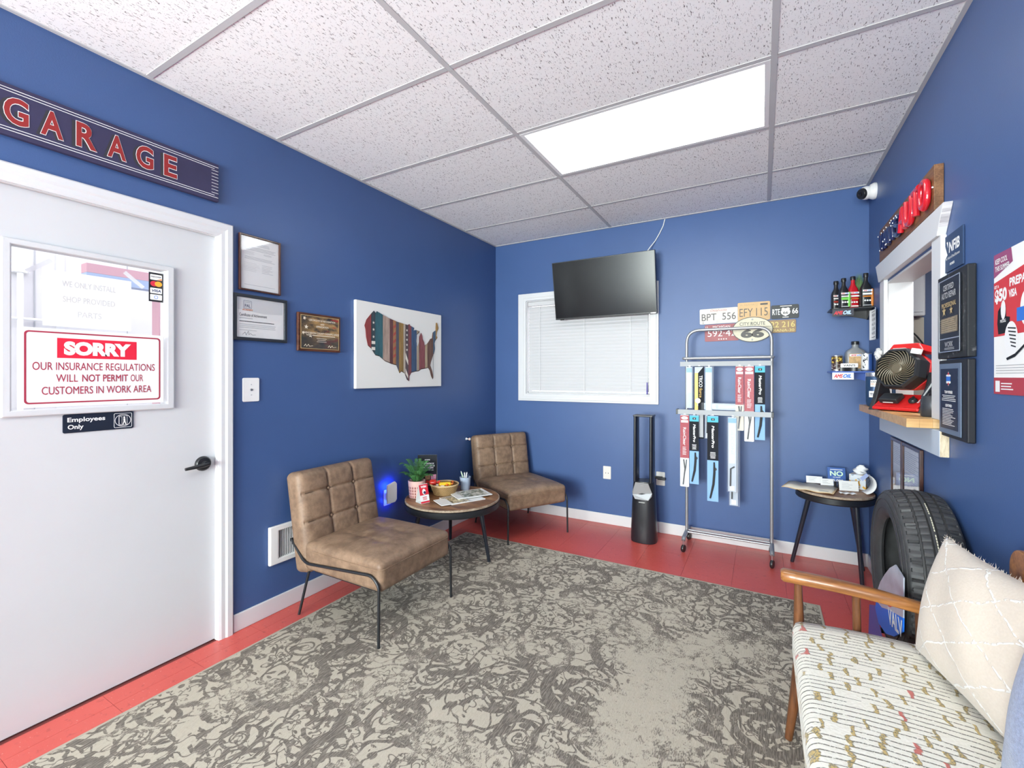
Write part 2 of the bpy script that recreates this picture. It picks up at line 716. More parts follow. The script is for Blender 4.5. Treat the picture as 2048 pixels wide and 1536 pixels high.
MX = [XL, -1.190, 0.045, XR]
CY = [YB, 3.388, 2.778, 2.168, 1.558, 0.948, 0.338, -0.272, -0.882, -1.492, -2.102, -2.712, YF]
LIT = [(1, 2), (1, 7)]
for c in range(3):
    for r in range(len(CY) - 1):
        if (c, r) in LIT:
            continue
        x0, x1, y0, y1 = MX[c] + .003, MX[c + 1] - .003, CY[r + 1] + .003, CY[r] - .003
        G().box(x0, x1, y0, y1, ZC + 0.002, ZC + 0.018).obj('ceiling_tile', m_ct, ceiling)
for x in MX[1:3]:
    G().box(x - .012, x + .012, YF, YB, ZC - .0012, ZC + .0015).box(x - .002, x + .002, YF, YB, ZC + .0015, ZC + .04).obj('main_tee', m_tee, ceiling)
for r, y in enumerate(CY[1:-1]):
    for c in range(3):
        G().box(MX[c] + .013, MX[c + 1] - .013, y - .012, y + .012, ZC - .0010, ZC + .0015).obj('cross_tee', m_tee, ceiling)
G().box(XL, XL + .018, YF, YB, ZC - .003, ZC + .0015).box(XR - .018, XR, YF, YB, ZC - .003, ZC + .0015) \
    .box(XL + .018, XR - .018, YB - .018, YB, ZC - .003, ZC + .0015).obj('wall_angle', m_tee, ceiling)

# ---- lay-in ceiling lights
m_diff = mat('lit_diffuser', (1, 1, 1), 0.6, emit=8.0, ecol=(0.95, 1.0, 0.965))
m_lframe = mat('white_light_frame', (0.80, 0.80, 0.80), 0.4)
for (c, r), lab in zip(LIT, ('bright rectangular ceiling light panel above the television wall', 'rectangular ceiling light panel near the shop front behind the viewer')):
    x0, x1, y0, y1 = MX[c] + .013, MX[c + 1] - .013, CY[r + 1] + .013, CY[r] - .013
    t = thing('ceiling_light', lab, 'light', ((x0 + x1) / 2, (y0 + y1) / 2, ZC), group='recessed ceiling light panels')
    hx, hy = (x1 - x0) / 2, (y1 - y0) / 2
    G().ring((-hx, hx, -hy, hy), (-hx + .022, hx - .022, -hy + .022, hy - .022), -0.002, 0.03).obj('frame', m_lframe, t)
    G().box(-hx + .022, hx - .022, -hy + .022, hy - .022, 0.008, 0.014).obj('diffuser', m_diff, t)

# ---- left door with its window
dm = wf('L', 0, 0)
door = struct(G().ring((DY0 + .004, DY1 - .003, 0.006, DZ - .004), (0.535, 1.027, 1.205, 1.832), -0.060, -0.018).obj('door_1', DOORW))
door.matrix_world = dm
G().ring((0.505, 1.057, 1.187, 1.850), (0.533, 1.025, 1.213, 1.828), -0.018, -0.004).obj('window_frame', DOORW, door, bevel=0.005)
G().ring((0.515, 1.047, 1.197, 1.840), (0.535, 1.027, 1.205, 1.832), -0.072, -0.060).obj('window_frame', DOORW, door)
G().box(0.5355, 1.0265, 1.2055, 1.8315, -0.042, -0.038).obj('glass_pane', GLASS, door)
h = G().lathe([(0.036, 0), (0.036, 0.008), (0.030, 0.016), (0.015, 0.018), (0.015, 0.045)], 28).xf(Matrix.Translation((1.183, 0.905, -0.018))) \
    .obj('door_handle', BLACK, door, smooth=True)
G().tube(fillet([(1.192, 0.905, 0.022), (1.165, 0.903, 0.030), (1.085, 0.897, 0.030)], 0.02), [0.010] * 7 + [0.007], 10).obj('lever', BLACK, h, smooth=True)
G().box(1.236, 1.2395, 0.89, 0.95, -0.0178, -0.0165).obj('latch_plate', SILVER, door)

def casing(name, m, u0, u1, v1, wdt, mt=WHITE):
    """three-sided door casing with a stepped profile"""
    g = G()

    prof = [(0.0, 0.0), (0.0, 0.011), (0.012, 0.015), (0.030, 0.015), (0.040, 0.020), (wdt - 0.006, 0.020), (wdt, 0.014), (wdt, 0.0)]
    n = len(prof)
    path = [((u0, 0.0), (-1, 0)), ((u0, v1), (-1, 1)), ((u1, v1), (1, 1)), ((u1, 0.0), (1, 0))]
    vs = []
    for (pu, pv), (du, dv) in path:
        vs += [(pu + du * a, pv + dv * a, z) for a, z in prof]
    fs = [(k * n + i, k * n + i + 1, (k + 1) * n + i + 1, (k + 1) * n + i) for k in range(3) for i in range(n - 1)]
    o = struct(g.add(vs, fs).obj(name, mt))
    o.matrix_world = m
    return o
casing('trim_1', dm, DY0, DY1, DZ, 0.070)
# door stop / jamb lining
jm = G().box(DY0 - .0, DY0 + .0035, 0, DZ, -T, 0.0).box(DY1 - .0025, DY1, 0, DZ, -T, 0.0).box(DY0 + .0035, DY1 - .0025, DZ - .003, DZ, -T, 0.0).obj('trim_2', WHITE)
jm.matrix_world = dm
struct(jm)

# ---- back window: casing, jamb, glass
win = struct(G().ring((-2.136, -0.771, 1.095, 2.156), (WX0, WX1, WZ0, WZ1), 0.0, 0.018).obj('window_1', WHITE, bevel=0.004))
win.matrix_world = wf('B', 0, 0)
G().ring((-2.118, -0.789, 1.113, 2.138), (-2.075, -0.817, 1.142, 2.110), 0.018, 0.024).obj('casing_bead', WHITE, win, bevel=0.003)
G().ring((WX0 + .0005, WX1 - .0005, WZ0 + .0005, WZ1 - .0005), (WX0 + .008, WX1 - .008, WZ0 + .008, WZ1 - .008), -0.11, 0.0).obj('jamb', WHITE, win)
G().box(WX0 + .0085, WX1 - .0085, WZ0 + .0085, WZ1 - .0085, -0.09, -0.085).obj('glass_pane', GLASS, win)

# ---- service hatch: jamb lining, casings, header, apron
HM = wf('R', 0, 0)
def H(g, name, m=WHITE, parent=None, bevel=0.003):
    o = g.obj(name, m, parent, bevel=bevel)
    if parent is None:
        o.matrix_world = HM
    return o
hatch = struct(H(G().box(-PY1, -PY1 + .012, PZ0, PZ1, -T, 0.0).box(-PY0 - .012, -PY0, PZ0, PZ1, -T, 0.0).box(-PY1 + .012, -PY0 - .012, PZ1 - .012, PZ1, -T, 0.0), 'window_3'))
H(G().box(-3.515, -3.412, 1.1585, 1.915, 0.0, 0.020), 'casing_side', WHITE, hatch)
H(G().box(-2.553, -2.440, 1.1585, 1.915, 0.0, 0.020), 'casing_side', WHITE, hatch)
hd = G().prism([(-3.500, 1.915), (-2.452, 1.915), (-2.372, 2.028), (-3.580, 2.028)], 0.0, 0.030)
m_raw = wood_mat('raw_cut_end', (0.40, 0.38, 0.40), (0.72, 0.70, 0.70), 0.8, (20, 60, 4))
hdo = H(hd, 'header_board', WHITE, hatch, 0.002)
H(G().add([(-2.4515, 1.9165, 0.001), (-2.3715, 2.0265, 0.001), (-2.3715, 2.0265, 0.029), (-2.4515, 1.9165, 0.029)], [(0, 1, 2, 3)]), 'cut_end', m_raw, hatch, 0)
m_apron = mat('pale_grey_apron_paint', (0.52, 0.60, 0.70), 0.5)
H(G().box(-3.470, -2.415, 1.012, 1.1175, 0.0, 0.030), 'apron_board', m_apron, hatch, 0.002)
m_endw = wood_mat('pale_end_grain', (0.45, 0.36, 0.24), (0.70, 0.60, 0.44), 0.7, (10, 10, 60))
H(G().box(-2.4145, -2.4130, 1.013, 1.1165, 0.001, 0.029), 'cut_end', m_endw, hatch, 0)

# butcher-block counter through the hatch, built from glued staves
m_stave = [wood_mat('maple_stave_%s' % q, d, l, 0.35, (2, 26, 26)) for q, d, l in
           (('honey', (0.46, 0.25, 0.09), (0.66, 0.42, 0.18)), ('amber', (0.40, 0.20, 0.06), (0.60, 0.34, 0.13)), ('pale', (0.55, 0.34, 0.15), (0.74, 0.52, 0.27)))]
ctr = thing('butcher_block_counter', 'honey wood butcher-block counter ledge through the white service hatch', 'counter', (0, 0, 0))
xs = [0.542, 0.585, 0.628, 0.671, 0.714, 0.757, 0.80, 0.845]
for k in range(7):
    y0, y1 = (2.505, 3.575) if k < 2 else (PY0 + .014, PY1 - .014)
    if k == 2:
        y0, y1 = PY0 + .014, PY1 - .014
    cut = y0 + (y1 - y0) * random.uniform(.3, .7)
    for a, c_, q in ((y0, cut, random.randrange(3)), (cut, y1, random.randrange(3))):
        G().box(xs[k] + .0003, xs[k + 1] - .0003, a + .0003, c_ - .0003, 1.1195, 1.158).obj('stave', m_stave[q], ctr)
G().box(0.6283, 0.6545, 2.505, PY0 - .0005, 1.1195, 1.158).obj('stave', m_stave[2], ctr)
G().box(0.6283, 0.6545, PY1 + .0005, 3.575, 1.1195, 1.158).obj('stave', m_stave[0], ctr)

# ---- office beyond the hatch
OX = XR + T
m_off = mat('office_wall_paint', (0.045, 0.085, 0.20), 0.5)
m_offw = mat('office_ceiling_white', (0.7, 0.7, 0.7), 0.8)
struct(G().box(OX, 3.4, 4.6, 4.7, 0, ZC + .15).obj('wall_office_back', m_off))
struct(G().box(3.4, 3.5, 0.6, 4.7, 0, ZC + .15).obj('wall_office_side', m_off))
struct(G().box(OX, 3.4, 0.5, 0.6, 0, ZC + .15).obj('wall_office_front', m_off))
struct(G().box(OX, 3.4, 0.6, 4.6, -0.1, 0).obj('floor_office', m_slab))
struct(G().box(OX, 3.4, 0.6, 4.6, ZC, ZC + .1).obj('ceiling_office', m_offw))
struct(G().box(OX - T, OX, YB + T, 4.7, 0, ZC + .15).obj('wall_office_return', m_off))
t = thing('ceiling_light', 'ceiling light panel inside the office beyond the service hatch', 'light', (1.9, 2.6, ZC), group='recessed ceiling light panels')
G().ring((-.6, .6, -.3, .3), (-.575, .575, -.275, .275), -0.03, 0.0).obj('frame', m_lframe, t)
G().box(-.575, .575, -.275, .275, -0.02, -0.012).obj('diffuser', mat('lit_office_diffuser', (1, 1, 1), .6, emit=26.0), t)
bp = thing('breaker_panel', 'white metal electrical cabinet on the office wall seen through the hatch', 'electrical box', (1.0, 4.6, 1.80))
G().box(-0.09, 0.09, -0.09, 0, 0.0, 0.36).obj('cabinet', WPLASTIC, bp, bevel=0.012)
G().box(-0.075, 0.075, -0.095, -0.0905, 0.03, 0.33).obj('door', WPLASTIC, bp, bevel=0.003)
m_beige = mat('beige_board', (0.55, 0.50, 0.40), 0.6)
bb = thing('backing_board', 'beige board with a black cable below the white electrical cabinet', 'board', (1.0, 4.6, 1.0))
G().box(-0.095, 0.0, -0.025, 0, 0.0, 0.795).obj('plank', m_beige, bb)
G().box(0.001, 0.095, -0.025, 0, 0.0, 0.795).obj('plank', m_beige, bb)
G().tube(fillet([(-0.09, -0.04, 0.76), (0.03, -0.05, 0.68), (0.10, -0.05, 0.56), (0.02, -0.05, 0.52)], 0.06), 0.006, 8).obj('cable', BLACKP, bb, smooth=True)
G().box(-0.10, -0.02, -0.08, -0.026, 0.44, 0.58).obj('plug_adapter', BLACKP, bb, bevel=0.01)

# ---- workshop seen through the door window
m_cw = mat('workshop_wall', (0.66, 0.65, 0.66), 0.8, var=0.04, vscale=4)
shop = struct(G().box(-6.3, -6.2, -2.5, 5.5, 0, 4.0).obj('wall_workshop', m_cw))
m_conc = mat('concrete', (0.5, 0.5, 0.5), 0.8, var=.1, vscale=3)
struct(G().box(-6.2, XL - T, -2.5, 5.5, -0.12, -0.02).obj('floor_workshop', m_conc))
for y, r in ((1.52, .004), (1.70, .03), (2.25, .004)):
    G().box(-6.2, -6.195 + r * .3, y - r, y + r, 0.0, 4.0).obj('panel_joint', WHITE if r > .01 else GREYPRINT, shop)
cp = thing('conduit_pipe', 'white conduit with a junction box on the workshop wall', 'pipe', (-6.14, 1.41, 0))
G().tube([(0, 0, -0.018), (0, 0, 2.32)], 0.022, 10).obj('riser', WPLASTIC, cp, smooth=True)
G().box(-.05, .03, -.06, .06, 2.321, 2.43).obj('junction_box', WPLASTIC, cp, bevel=.006)
G().tube([(0, -0.3, 1.886), (0, 0.5, 1.886)], 0.014, 10).obj('branch', WPLASTIC, cp, smooth=True)
lf = thing('car_lift', 'faded red and blue steel overhead beam of the workshop lift', 'lift', (-5.2, 2.05, 0))
m_lr = mat('faded_red_steel', (0.55, 0.32, 0.36), 0.6)
m_lb = mat('faded_blue_steel', (0.34, 0.42, 0.58), 0.6)
G().box(-.06, .06, -0.47, 1.6, 2.25, 2.33).obj('beam', m_lr, lf)
G().box(-.06, .06, -0.47, 1.6, 2.17, 2.249).obj('beam', m_lb, lf)
G().box(-.07, .07, 0.06, 0.11, -.018, 2.169).obj('column', m_lr, lf)
G().box(-.07, .07, 0.13, 0.23, -.018, 2.169).obj('column', m_lb, lf)

# ================================================================== LEFT WALL
# ---- long GARAGE sign
m_gs = mat('dark_plum_sign_board', (0.046, 0.042, 0.092), 0.6, spec=.2, var=.08, vscale=6)
m_gl = mat('brick_red_letters', (0.29, 0.030, 0.030), 0.6, spec=.2)
m_gsh = mat('dark_letter_shadow', (0.030, 0.028, 0.035), 0.5)
s = thing('garage_sign', 'long dark wall sign reading GARAGE in red outlined letters above the door', 'sign', m=wf('L', 0.2, 2.215))
ubox(s, 'board', -0.62, 1.038, 0, 0.188, 0.002, 0.022, m_gs, 0.003)
for (v0, v1) in ((0.170, 0.1725), (0.160, 0.1625), (0.028, 0.0305), (0.018, 0.0205)):
    flat(s, 'pinstripe', [rect(-0.60, 1.018 + (0.018 if v0 in (0.170, 0.018) else 0.0), v0, v1)], 0.0226, WHITEPRINT)
for k in range(8):
    v = 0.040 + k * 0.0158
    flat(s, 'end_dash', [rect(1.004, 1.036, v, v + 0.002)], 0.0226, WHITEPRINT)
gl = 'GARAGE'
for ch, u in zip(gl, (0.3385, 0.433, 0.534, 0.631, 0.7295, 0.8275)):
    hgt, wd = 0.098, (0.063 if ch != 'E' else 0.052)
    utext(s, 'letter_shadow', ch, u - 0.010, 0.091, 0.0227, m_gsh, w=wd + .006, h=hgt + .006, bold=0.03)
    utext(s, 'letter_outline', ch, u, 0.095, 0.0231, WHITEPRINT, w=wd + .004, h=hgt + .004, bold=0.046)
    utext(s, 'letter', ch, u, 0.095, 0.0236, m_gl, w=wd, h=hgt, bold=0.026)

# ---- paper sheets and stickers on the door glass
DG = -0.0372
s = thing('paper_notice', 'white paper notice taped to the door glass above the red sorry sign', 'paper', m=wf('L', 0.762, 1.650, DG))
m_lp = mat('backlit_paper', (0.88, 0.88, 0.88), 0.8)
ubox(s, 'sheet', -0.140, 0.140, -0.112, 0.110, 0.0, 0.0012, m_lp)
for body, v, wd in (('WE ONLY INSTALL', 0.062, 0.17), ('SHOP PROVIDED', 0.000, 0.165), ('PARTS', -0.058, 0.075)):
    utext(s, 'lettering', body, 0.0, v, 0.0016, FAINT, w=wd, h=0.024, bold=.01)
m_tape = mat('clear_tape', (0.82, 0.84, 0.86), 0.3, alpha=0.55)
for (u, v, r) in ((-0.150, 0.118, 0.7), (0.150, 0.118, -0.7)):
    G().box(-.045, .045, -.008, .008, 0, .0006).xf(Matrix.Translation((u, v, 0.0014)) @ Matrix.Rotation(r, 4, 'Z')).obj('tape', m_tape, s)

s = thing('sorry_sign', 'white sign with red border reading SORRY on the door window', 'sign', m=wf('L', 0.780, 1.372, -0.0035))
ubox(s, 'plate', -0.231, 0.231, -0.153, 0.153, 0.0, 0.003, mat('white_sign_plastic', (0.86, 0.86, 0.86), 0.35), 0.001)
outline(rrect(-0.217, 0.217, -0.139, 0.141, .013), rrect(-0.211, 0.211, -0.133, 0.135, .009), 0.0034, s, 'border', REDP2)
m_sorry = mat('bright_red_banner', (0.72, 0.015, 0.045), 0.45)
flat(s, 'banner', [rect(-0.127, 0.128, 0.039, 0.118)], 0.0034, m_sorry)
utext(s, 'headline', 'SORRY', 0.0, 0.0785, 0.0039, WHITEPRINT, w=0.215, h=0.056, bold=0.065)
utext(s, 'line_of_text', 'OUR INSURANCE REGULATIONS', 0.0, 0.0065, 0.0036, REDP2, w=0.390, h=0.031, bold=0.004)
utext(s, 'line_of_text', 'WILL', -0.098, -0.0405, 0.0036, REDP2, w=0.064, h=0.030, bold=0.004)
utext(s, 'line_of_text', 'NOT PERMIT', 0.022, -0.0405, 0.0036, REDP2, w=0.150, h=0.030, bold=0.014)
utext(s, 'line_of_text', 'OUR', 0.129, -0.0405, 0.0036, REDP2, w=0.045, h=0.030, bold=0.004)
utext(s, 'line_of_text', 'CUSTOMERS IN WORK AREA', 0.006, -0.089, 0.0036, REDP2, w=0.352, h=0.031, bold=0.004)

s = thing('card_sticker', 'narrow black sticker with payment card logos in the corner of the door glass', 'sticker', m=wf('L', 0.995, 1.750, DG))
ubox(s, 'backing', -0.028, 0.028, -0.067, 0.067, 0.0, 0.001, BLACKP)
for k, v in enumerate((0.046, 0.016, -0.016, -0.046)):
    if k != 1:
        flat(s, 'card', [rrect(-0.023, 0.023, v - .0125, v + .0125, .003)], 0.0014, WHITEPRINT)
flat(s, 'red_disc', [ell(-0.008, 0.016, .0145, .0125, 20)], 0.0014, mat('card_red', (0.62, 0.02, 0.05), .5))
flat(s, 'yellow_disc', [ell(0.009, 0.016, .0145, .0125, 20)], 0.0016, mat('card_yellow', (0.85, 0.36, 0.03), .5))
utext(s, 'lettering', 'VISA', 0.001, -0.016, 0.0017, NAVYPRINT, w=0.036, h=0.012, bold=.03, shear=.2)
utext(s, 'lettering', 'DISCOVER', 0.0, 0.048, 0.0017, PRINT, w=0.040, h=0.007, bold=.02)
flat(s, 'orange_corner', [[(0.0, 0.034), (0.022, 0.034), (0.022, 0.042)]], 0.0017, ORANGEPRINT)
outline(ell(0, -0.046, .008, .008, 20), ell(0, -0.046, .006, .006, 20), 0.0017, s, 'ring', BLUEPRINT)

s = thing('employees_sign', 'small dark plastic sign reading Employees Only on the white door', 'sign', m=wf('L', 0.7875, 1.148, -0.018))
m_es = mat('navy_black_plastic', (0.010, 0.016, 0.032), 0.35)
G().prism(rrect(-0.1145, 0.1145, -0.0375, 0.0375, .007), 0.0, 0.004).obj('plate', m_es, s, bevel=.0008)
utext(s, 'lettering', 'Employees', -0.042, 0.0125, 0.0044, WHITEPRINT, w=0.118, h=0.0235, bold=.022)
utext(s, 'lettering', 'Only', -0.076, -0.0165, 0.0044, WHITEPRINT, w=0.048, h=0.0235, bold=.022)
outline(rrect(0.046, 0.1085, -0.031, 0.031, .005), rrect(0.0475, 0.107, -0.0295, 0.0295, .004), 0.0044, s, 'pictogram_border', WHITEPRINT)
outline(ell(0.077, 0, .028, .0265), ell(0.077, 0, .0262, .0247), 0.0044, s, 'pictogram_ring', WHITEPRINT)
outline(rect(0.062, 0.092, -0.021, 0.020), rect(0.0632, 0.0908, -0.0198, 0.0188), 0.0045, s, 'pictogram_door', WHITEPRINT)
outline([(0.064, -0.016), (0.074, -0.022), (0.074, 0.015), (0.064, 0.019)], [(0.065, -0.015), (0.073, -0.0205), (0.073, 0.0142), (0.065, 0.0177)], 0.0046, s, 'pictogram_leaf', WHITEPRINT)
flat(s, 'pictogram_figure', [ell(0.0815, 0.0125, .0035, .0035, 12),
                             [(0.078, 0.008), (0.085, 0.008), (0.0855, -0.004), (0.0885, -0.019), (0.0855, -0.019), (0.082, -0.007), (0.0785, -0.019), (0.0755, -0.019), (0.079, -0.004)]], 0.0047, WHITEPRINT)

# ---- framed papers
m_brf = wood_mat('dark_mahogany_frame', (0.030, 0.010, 0.008), (0.075, 0.026, 0.016), 0.3, (30, 4, 4), coat=.4)
m_blf = mat('black_frame', (0.018, 0.022, 0.030), 0.35)
PANE = glass_mat('picture_glass')

def framed(name, label, cat, wall, a, z, w_, h_, fw, depth, fm, roll=0, pm=PAPER):
    s = thing(name, label, cat, m=wf(wall, a, z, 0, roll))
    x, y = w_ / 2, h_ / 2
    G().ring((-x, x, -y, y), (-x + fw, x - fw, -y + fw, y - fw), 0.001, depth).obj('frame', fm, s, bevel=.003)
    ubox(s, 'sheet', -x + fw, x - fw, -y + fw, y - fw, 0.001, depth * .45, pm)
    ubox(s, 'glass', -x + fw, x - fw, -y + fw, y - fw, depth * .7, depth * .7 + .001, PANE)
    return s, depth * .45 + .0004

s, z = framed('framed_document', 'typed document in a thin dark brown frame, upper one beside the door', 'framed document', 'L', 1.459, 1.947, 0.232, 0.300, 0.010, 0.018, m_brf)
ulines(s, 'small_print', -0.06, 0.06, 0.098, 0.116, 3, z, GREYPRINT, .3, .2, 'C')
ulines(s, 'small_print', -0.088, 0.088, 0.070, 0.092, 3, z, GREYPRINT, .3, .1)
ulines(s, 'small_print', -0.090, -0.03, 0.045, 0.066, 4, z, FAINT, .3, .2)
ulines(s, 'small_print', 0.02, 0.07, 0.055, 0.066, 2, z, GREYPRINT, .3, .2)
ulines(s, 'small_print', -0.085, 0.088, 0.020, 0.038, 3, z, GREYPRINT, .3, .2)
ulines(s, 'small_print', -0.090, 0.00, -0.045, 0.005, 6, z, FAINT, .2, .4)
ulines(s, 'small_print', 0.01, 0.088, -0.045, 0.005, 6, z, GREYPRINT, .2, .5)
ulines(s, 'small_print', -0.085, 0.085, -0.120, -0.112, 1, z, GREYPRINT, .2, .0)

s, z = framed('framed_certificate', 'certificate of achievement in a wide black frame, lower one beside the door', 'certificate', 'L', 1.464, 1.653, 0.300, 0.246, 0.017, 0.018, m_blf)
flat(s, 'grey_corner', [[(-0.125, 0.100), (0.125, 0.100), (0.125, 0.035), (0.02, 0.028), (-0.125, 0.040)]], z, mat('pale_grey_print', (0.66, 0.67, 0.68), .7))
z += .0003
outline(rrect(-0.095, -0.052, 0.048, 0.090, .003), rrect(-0.0935, -0.0535, 0.0495, 0.0885, .002), z, s, 'logo_box', NAVYPRINT)
utext(s, 'logo_lettering', 'PAL', -0.0735, 0.063, z, NAVYPRINT, w=0.030, h=0.016, bold=.01)
ulines(s, 'small_print', -0.09, -0.057, 0.078, 0.084, 1, z, GREYPRINT, .5, 0)
utext(s, 'logo_lettering', 'ACADEMY', -0.073, 0.041, z, ORANGEPRINT, w=0.056, h=0.009, bold=.02)
utext(s, 'lettering', 'Certificate of Achievement', -0.042, 0.014, z, PRINT, w=0.150, h=0.016)
ulines(s, 'small_print', -0.117, -0.04, -0.008, 0.0, 1, z, GREYPRINT, .4, .1)
ulines(s, 'small_print', -0.117, 0.075, -0.026, -0.016, 1, z, PRINT, .4, .0)
ulines(s, 'small_print', -0.117, 0.090, -0.058, -0.032, 3, z, GREYPRINT, .3, .1)
ulines(s, 'small_print', -0.117, -0.02, -0.072, -0.064, 1, z, GREYPRINT, .3, .1)
sig = [(-0.10, -0.092), (-0.088, -0.078), (-0.082, -0.094), (-0.070, -0.072), (-0.066, -0.092), (-0.058, -0.084), (-0.048, -0.092), (-0.03, -0.090)]
G().tube([(x, y, z) for x, y in sig], 0.0008, 5).obj('signature', PRINT, s)

m_pq, b = nmat('flag_photo_print', 0.3, coat=.5)
v = b.obj()
sx = b.sep(v)
n = b.noise(b.mapping(v, (9, 22, 1), (0, 0, -0.3)), 1.0, 4, .6)
c1 = b.mix(b.ss(n, .35, .60), (0.030, 0.030, 0.026), (0.42, 0.25, 0.09))
redm = b.math('MULTIPLY', b.ss(b.noise(b.mapping(v, (8, 26, 1), (0, 0, -0.4), (3, 1, 0)), 1.0, 2), .56, .66), b.ss(sx[0], -0.05, 0.06))
c1 = b.mix(redm, c1, (0.34, 0.035, 0.025))
lowm = b.math('MULTIPLY', b.ss(sx[1], 0.0, -0.05), 0.8)
c1 = b.mix(lowm, c1, (0.050, 0.047, 0.044))
b.color(b.mix(b.math('MULTIPLY', b.ss(sx[0], -0.02, -0.12), .7), c1, (0.035, 0.035, 0.032)))
s = thing('award_plaque', 'brown wooden award plaque with a gold flag print and stars', 'plaque', m=wf('L', 1.832, 1.606))
ubox(s, 'board', -0.152, 0.152, -0.115, 0.115, 0.001, 0.020, wood_mat('plaque_walnut', (0.05, 0.016, 0.008), (0.13, 0.045, 0.02), .3, (4, 30, 30)), .004)
ubox(s, 'print_plate', -0.136, 0.136, -0.100, 0.100, 0.0205, 0.0225, m_pq)
G().ring((-0.137, 0.137, -0.101, 0.101), (-0.134, 0.134, -0.098, 0.098), 0.0226, 0.0232).obj('gold_edge', GOLDPRINT, s)
zp = 0.0235
cream = mat('cream_print', (0.78, 0.70, 0.55), .5)
def star(cx, cy, r, rot=0.0, k=0.42):
    return [(cx + (r if i % 2 == 0 else r * k) * math.sin(rot + i * PI / 5), cy + (r if i % 2 == 0 else r * k) * math.cos(rot + i * PI / 5)) for i in range(10)]
flat(s, 'star_print', [star(-0.112, 0.082, .013, .3), star(-0.100, 0.030, .015, .1), star(-0.120, -0.006, .012, .4), star(-0.070, -0.020, .015, .2)], zp, cream)
for body, v, wd, hh in (('CERTIFICATE OF RECOGNITION', 0.074, 0.19, .011), ('AND', 0.053, .028, .009), ('APPRECIATION', 0.037, .09, .011), ('HENDERSON COUNTY SHERIFF\'S OFFICE', -0.004, 0.25, .0125)):
    utext(s, 'lettering', body, 0.012, v, zp, cream, w=wd, h=hh, bold=.02)
ulines(s, 'small_print', -0.10, 0.12, -0.022, -0.014, 1, zp, cream, .5, .1)
ulines(s, 'small_print', -0.03, 0.045, -0.060, -0.030, 3, zp, cream, .25, .4, 'C')
for u in (-0.085, 0.085):
    G().tube([(u - .03, -0.086, zp), (u - .02, -0.074, zp), (u - .012, -0.088, zp), (u, -0.074, zp), (u + .006, -0.086, zp), (u + .03, -0.082, zp)], 0.0011, 5).obj('signature', cream, s)

# ---- canvas with a plank map of the country
cv = thing('map_canvas', 'white canvas with a striped wooden-plank map of the United States', 'wall art', m=wf('L', 2.565, 1.552))
ubox(cv, 'canvas', -0.458, 0.458, -0.298, 0.305, 0.001, 0.024, mat('white_canvas', (0.78, 0.78, 0.75), 0.75, bump=.1, bscale=400), .003)
US = [(0.145, 0.905), (0.166, 0.880), (0.178, 0.905), (0.30, 0.850), (0.42, 0.815), (0.55, 0.795), (0.575, 0.810), (0.585, 0.790), (0.64, 0.768), (0.620, 0.735),
      (0.665, 0.745), (0.715, 0.735), (0.690, 0.710), (0.672, 0.690), (0.665, 0.600), (0.672, 0.545), (0.690, 0.530), (0.705, 0.600), (0.712, 0.665), (0.735, 0.715),
      (0.752, 0.680), (0.760, 0.630), (0.780, 0.590), (0.785, 0.555), (0.82, 0.575), (0.845, 0.610), (0.870, 0.650), (0.895, 0.660), (0.905, 0.740), (0.935, 0.765),
      (0.950, 0.775), (0.955, 0.880), (0.972, 0.885), (0.995, 0.815), (0.972, 0.765), (0.962, 0.700), (0.978, 0.685), (0.945, 0.640), (0.932, 0.600), (0.940, 0.520),
      (0.928, 0.470), (0.905, 0.420), (0.878, 0.340), (0.868, 0.290), (0.895, 0.215), (0.915, 0.130), (0.905, 0.105), (0.880, 0.150), (0.858, 0.230), (0.835, 0.262),
      (0.79, 0.250), (0.735, 0.240), (0.700, 0.215), (0.655, 0.210), (0.600, 0.195), (0.575, 0.150), (0.570, 0.085), (0.540, 0.105), (0.510, 0.185), (0.470, 0.210), (0.445, 0.185), (0.405, 0.285), (0.345, 0.300),
      (0.270, 0.330), (0.205, 0.385), (0.160, 0.395), (0.115, 0.470), (0.080, 0.500), (0.062, 0.590), (0.055, 0.680), (0.045, 0.720), (0.065, 0.790), (0.105, 0.850), (0.118, 0.870)]
def usx(p):
    return (-0.425 + p[0] * 0.845, -0.298 + p[1] * 0.603)
USP = [usx(p) for p in US]

def clip(poly, axis_x, keep_less):
    out = []
    n = len(poly)
    for i in range(n):
        a, c = poly[i], poly[(i + 1) % n]
        ia = (a[0] <= axis_x) if keep_less else (a[0] >= axis_x)
        ic = (c[0] <= axis_x) if keep_less else (c[0] >= axis_x)
        if ia:
            out.append(a)
        if ia != ic:
            t = (axis_x - a[0]) / (c[0] - a[0])
            out.append((axis_x, a[1] + t * (c[1] - a[1])))
    return out

def plank_mat(i, col):
    return wood_mat('painted_plank_%d' % i, tuple(q * .55 for q in col), col, .6, (60, 5, 5))
g = G()
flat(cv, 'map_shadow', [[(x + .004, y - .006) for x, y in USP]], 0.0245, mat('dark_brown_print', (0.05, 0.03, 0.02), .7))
cols = [(0.115, (0.30, 0.05, 0.05)), (0.160, (0.035, 0.06, 0.075)), (0.245, (0.035, 0.13, 0.16)), (0.325, (0.46, 0.34, 0.28)), (0.365, (0.15, 0.055, 0.06)), (0.402, (0.42, 0.20, 0.09)),
        (0.438, (0.10, 0.10, 0.13)), (0.495, (0.33, 0.20, 0.06)), (0.520, (0.50, 0.42, 0.34)), (0.560, (0.10, 0.07, 0.08)), (0.60, (0.24, 0.07, 0.08)), (0.672, (0.05, 0.10, 0.20)),
        (0.705, (0.46, 0.38, 0.28)), (0.790, (0.26, 0.075, 0.085)), (0.825, (0.48, 0.38, 0.25)), (0.912, (0.16, 0.08, 0.06)), (0.950, (0.08, 0.15, 0.24)), (1.0, (0.42, 0.25, 0.08))]
x0 = -1.0
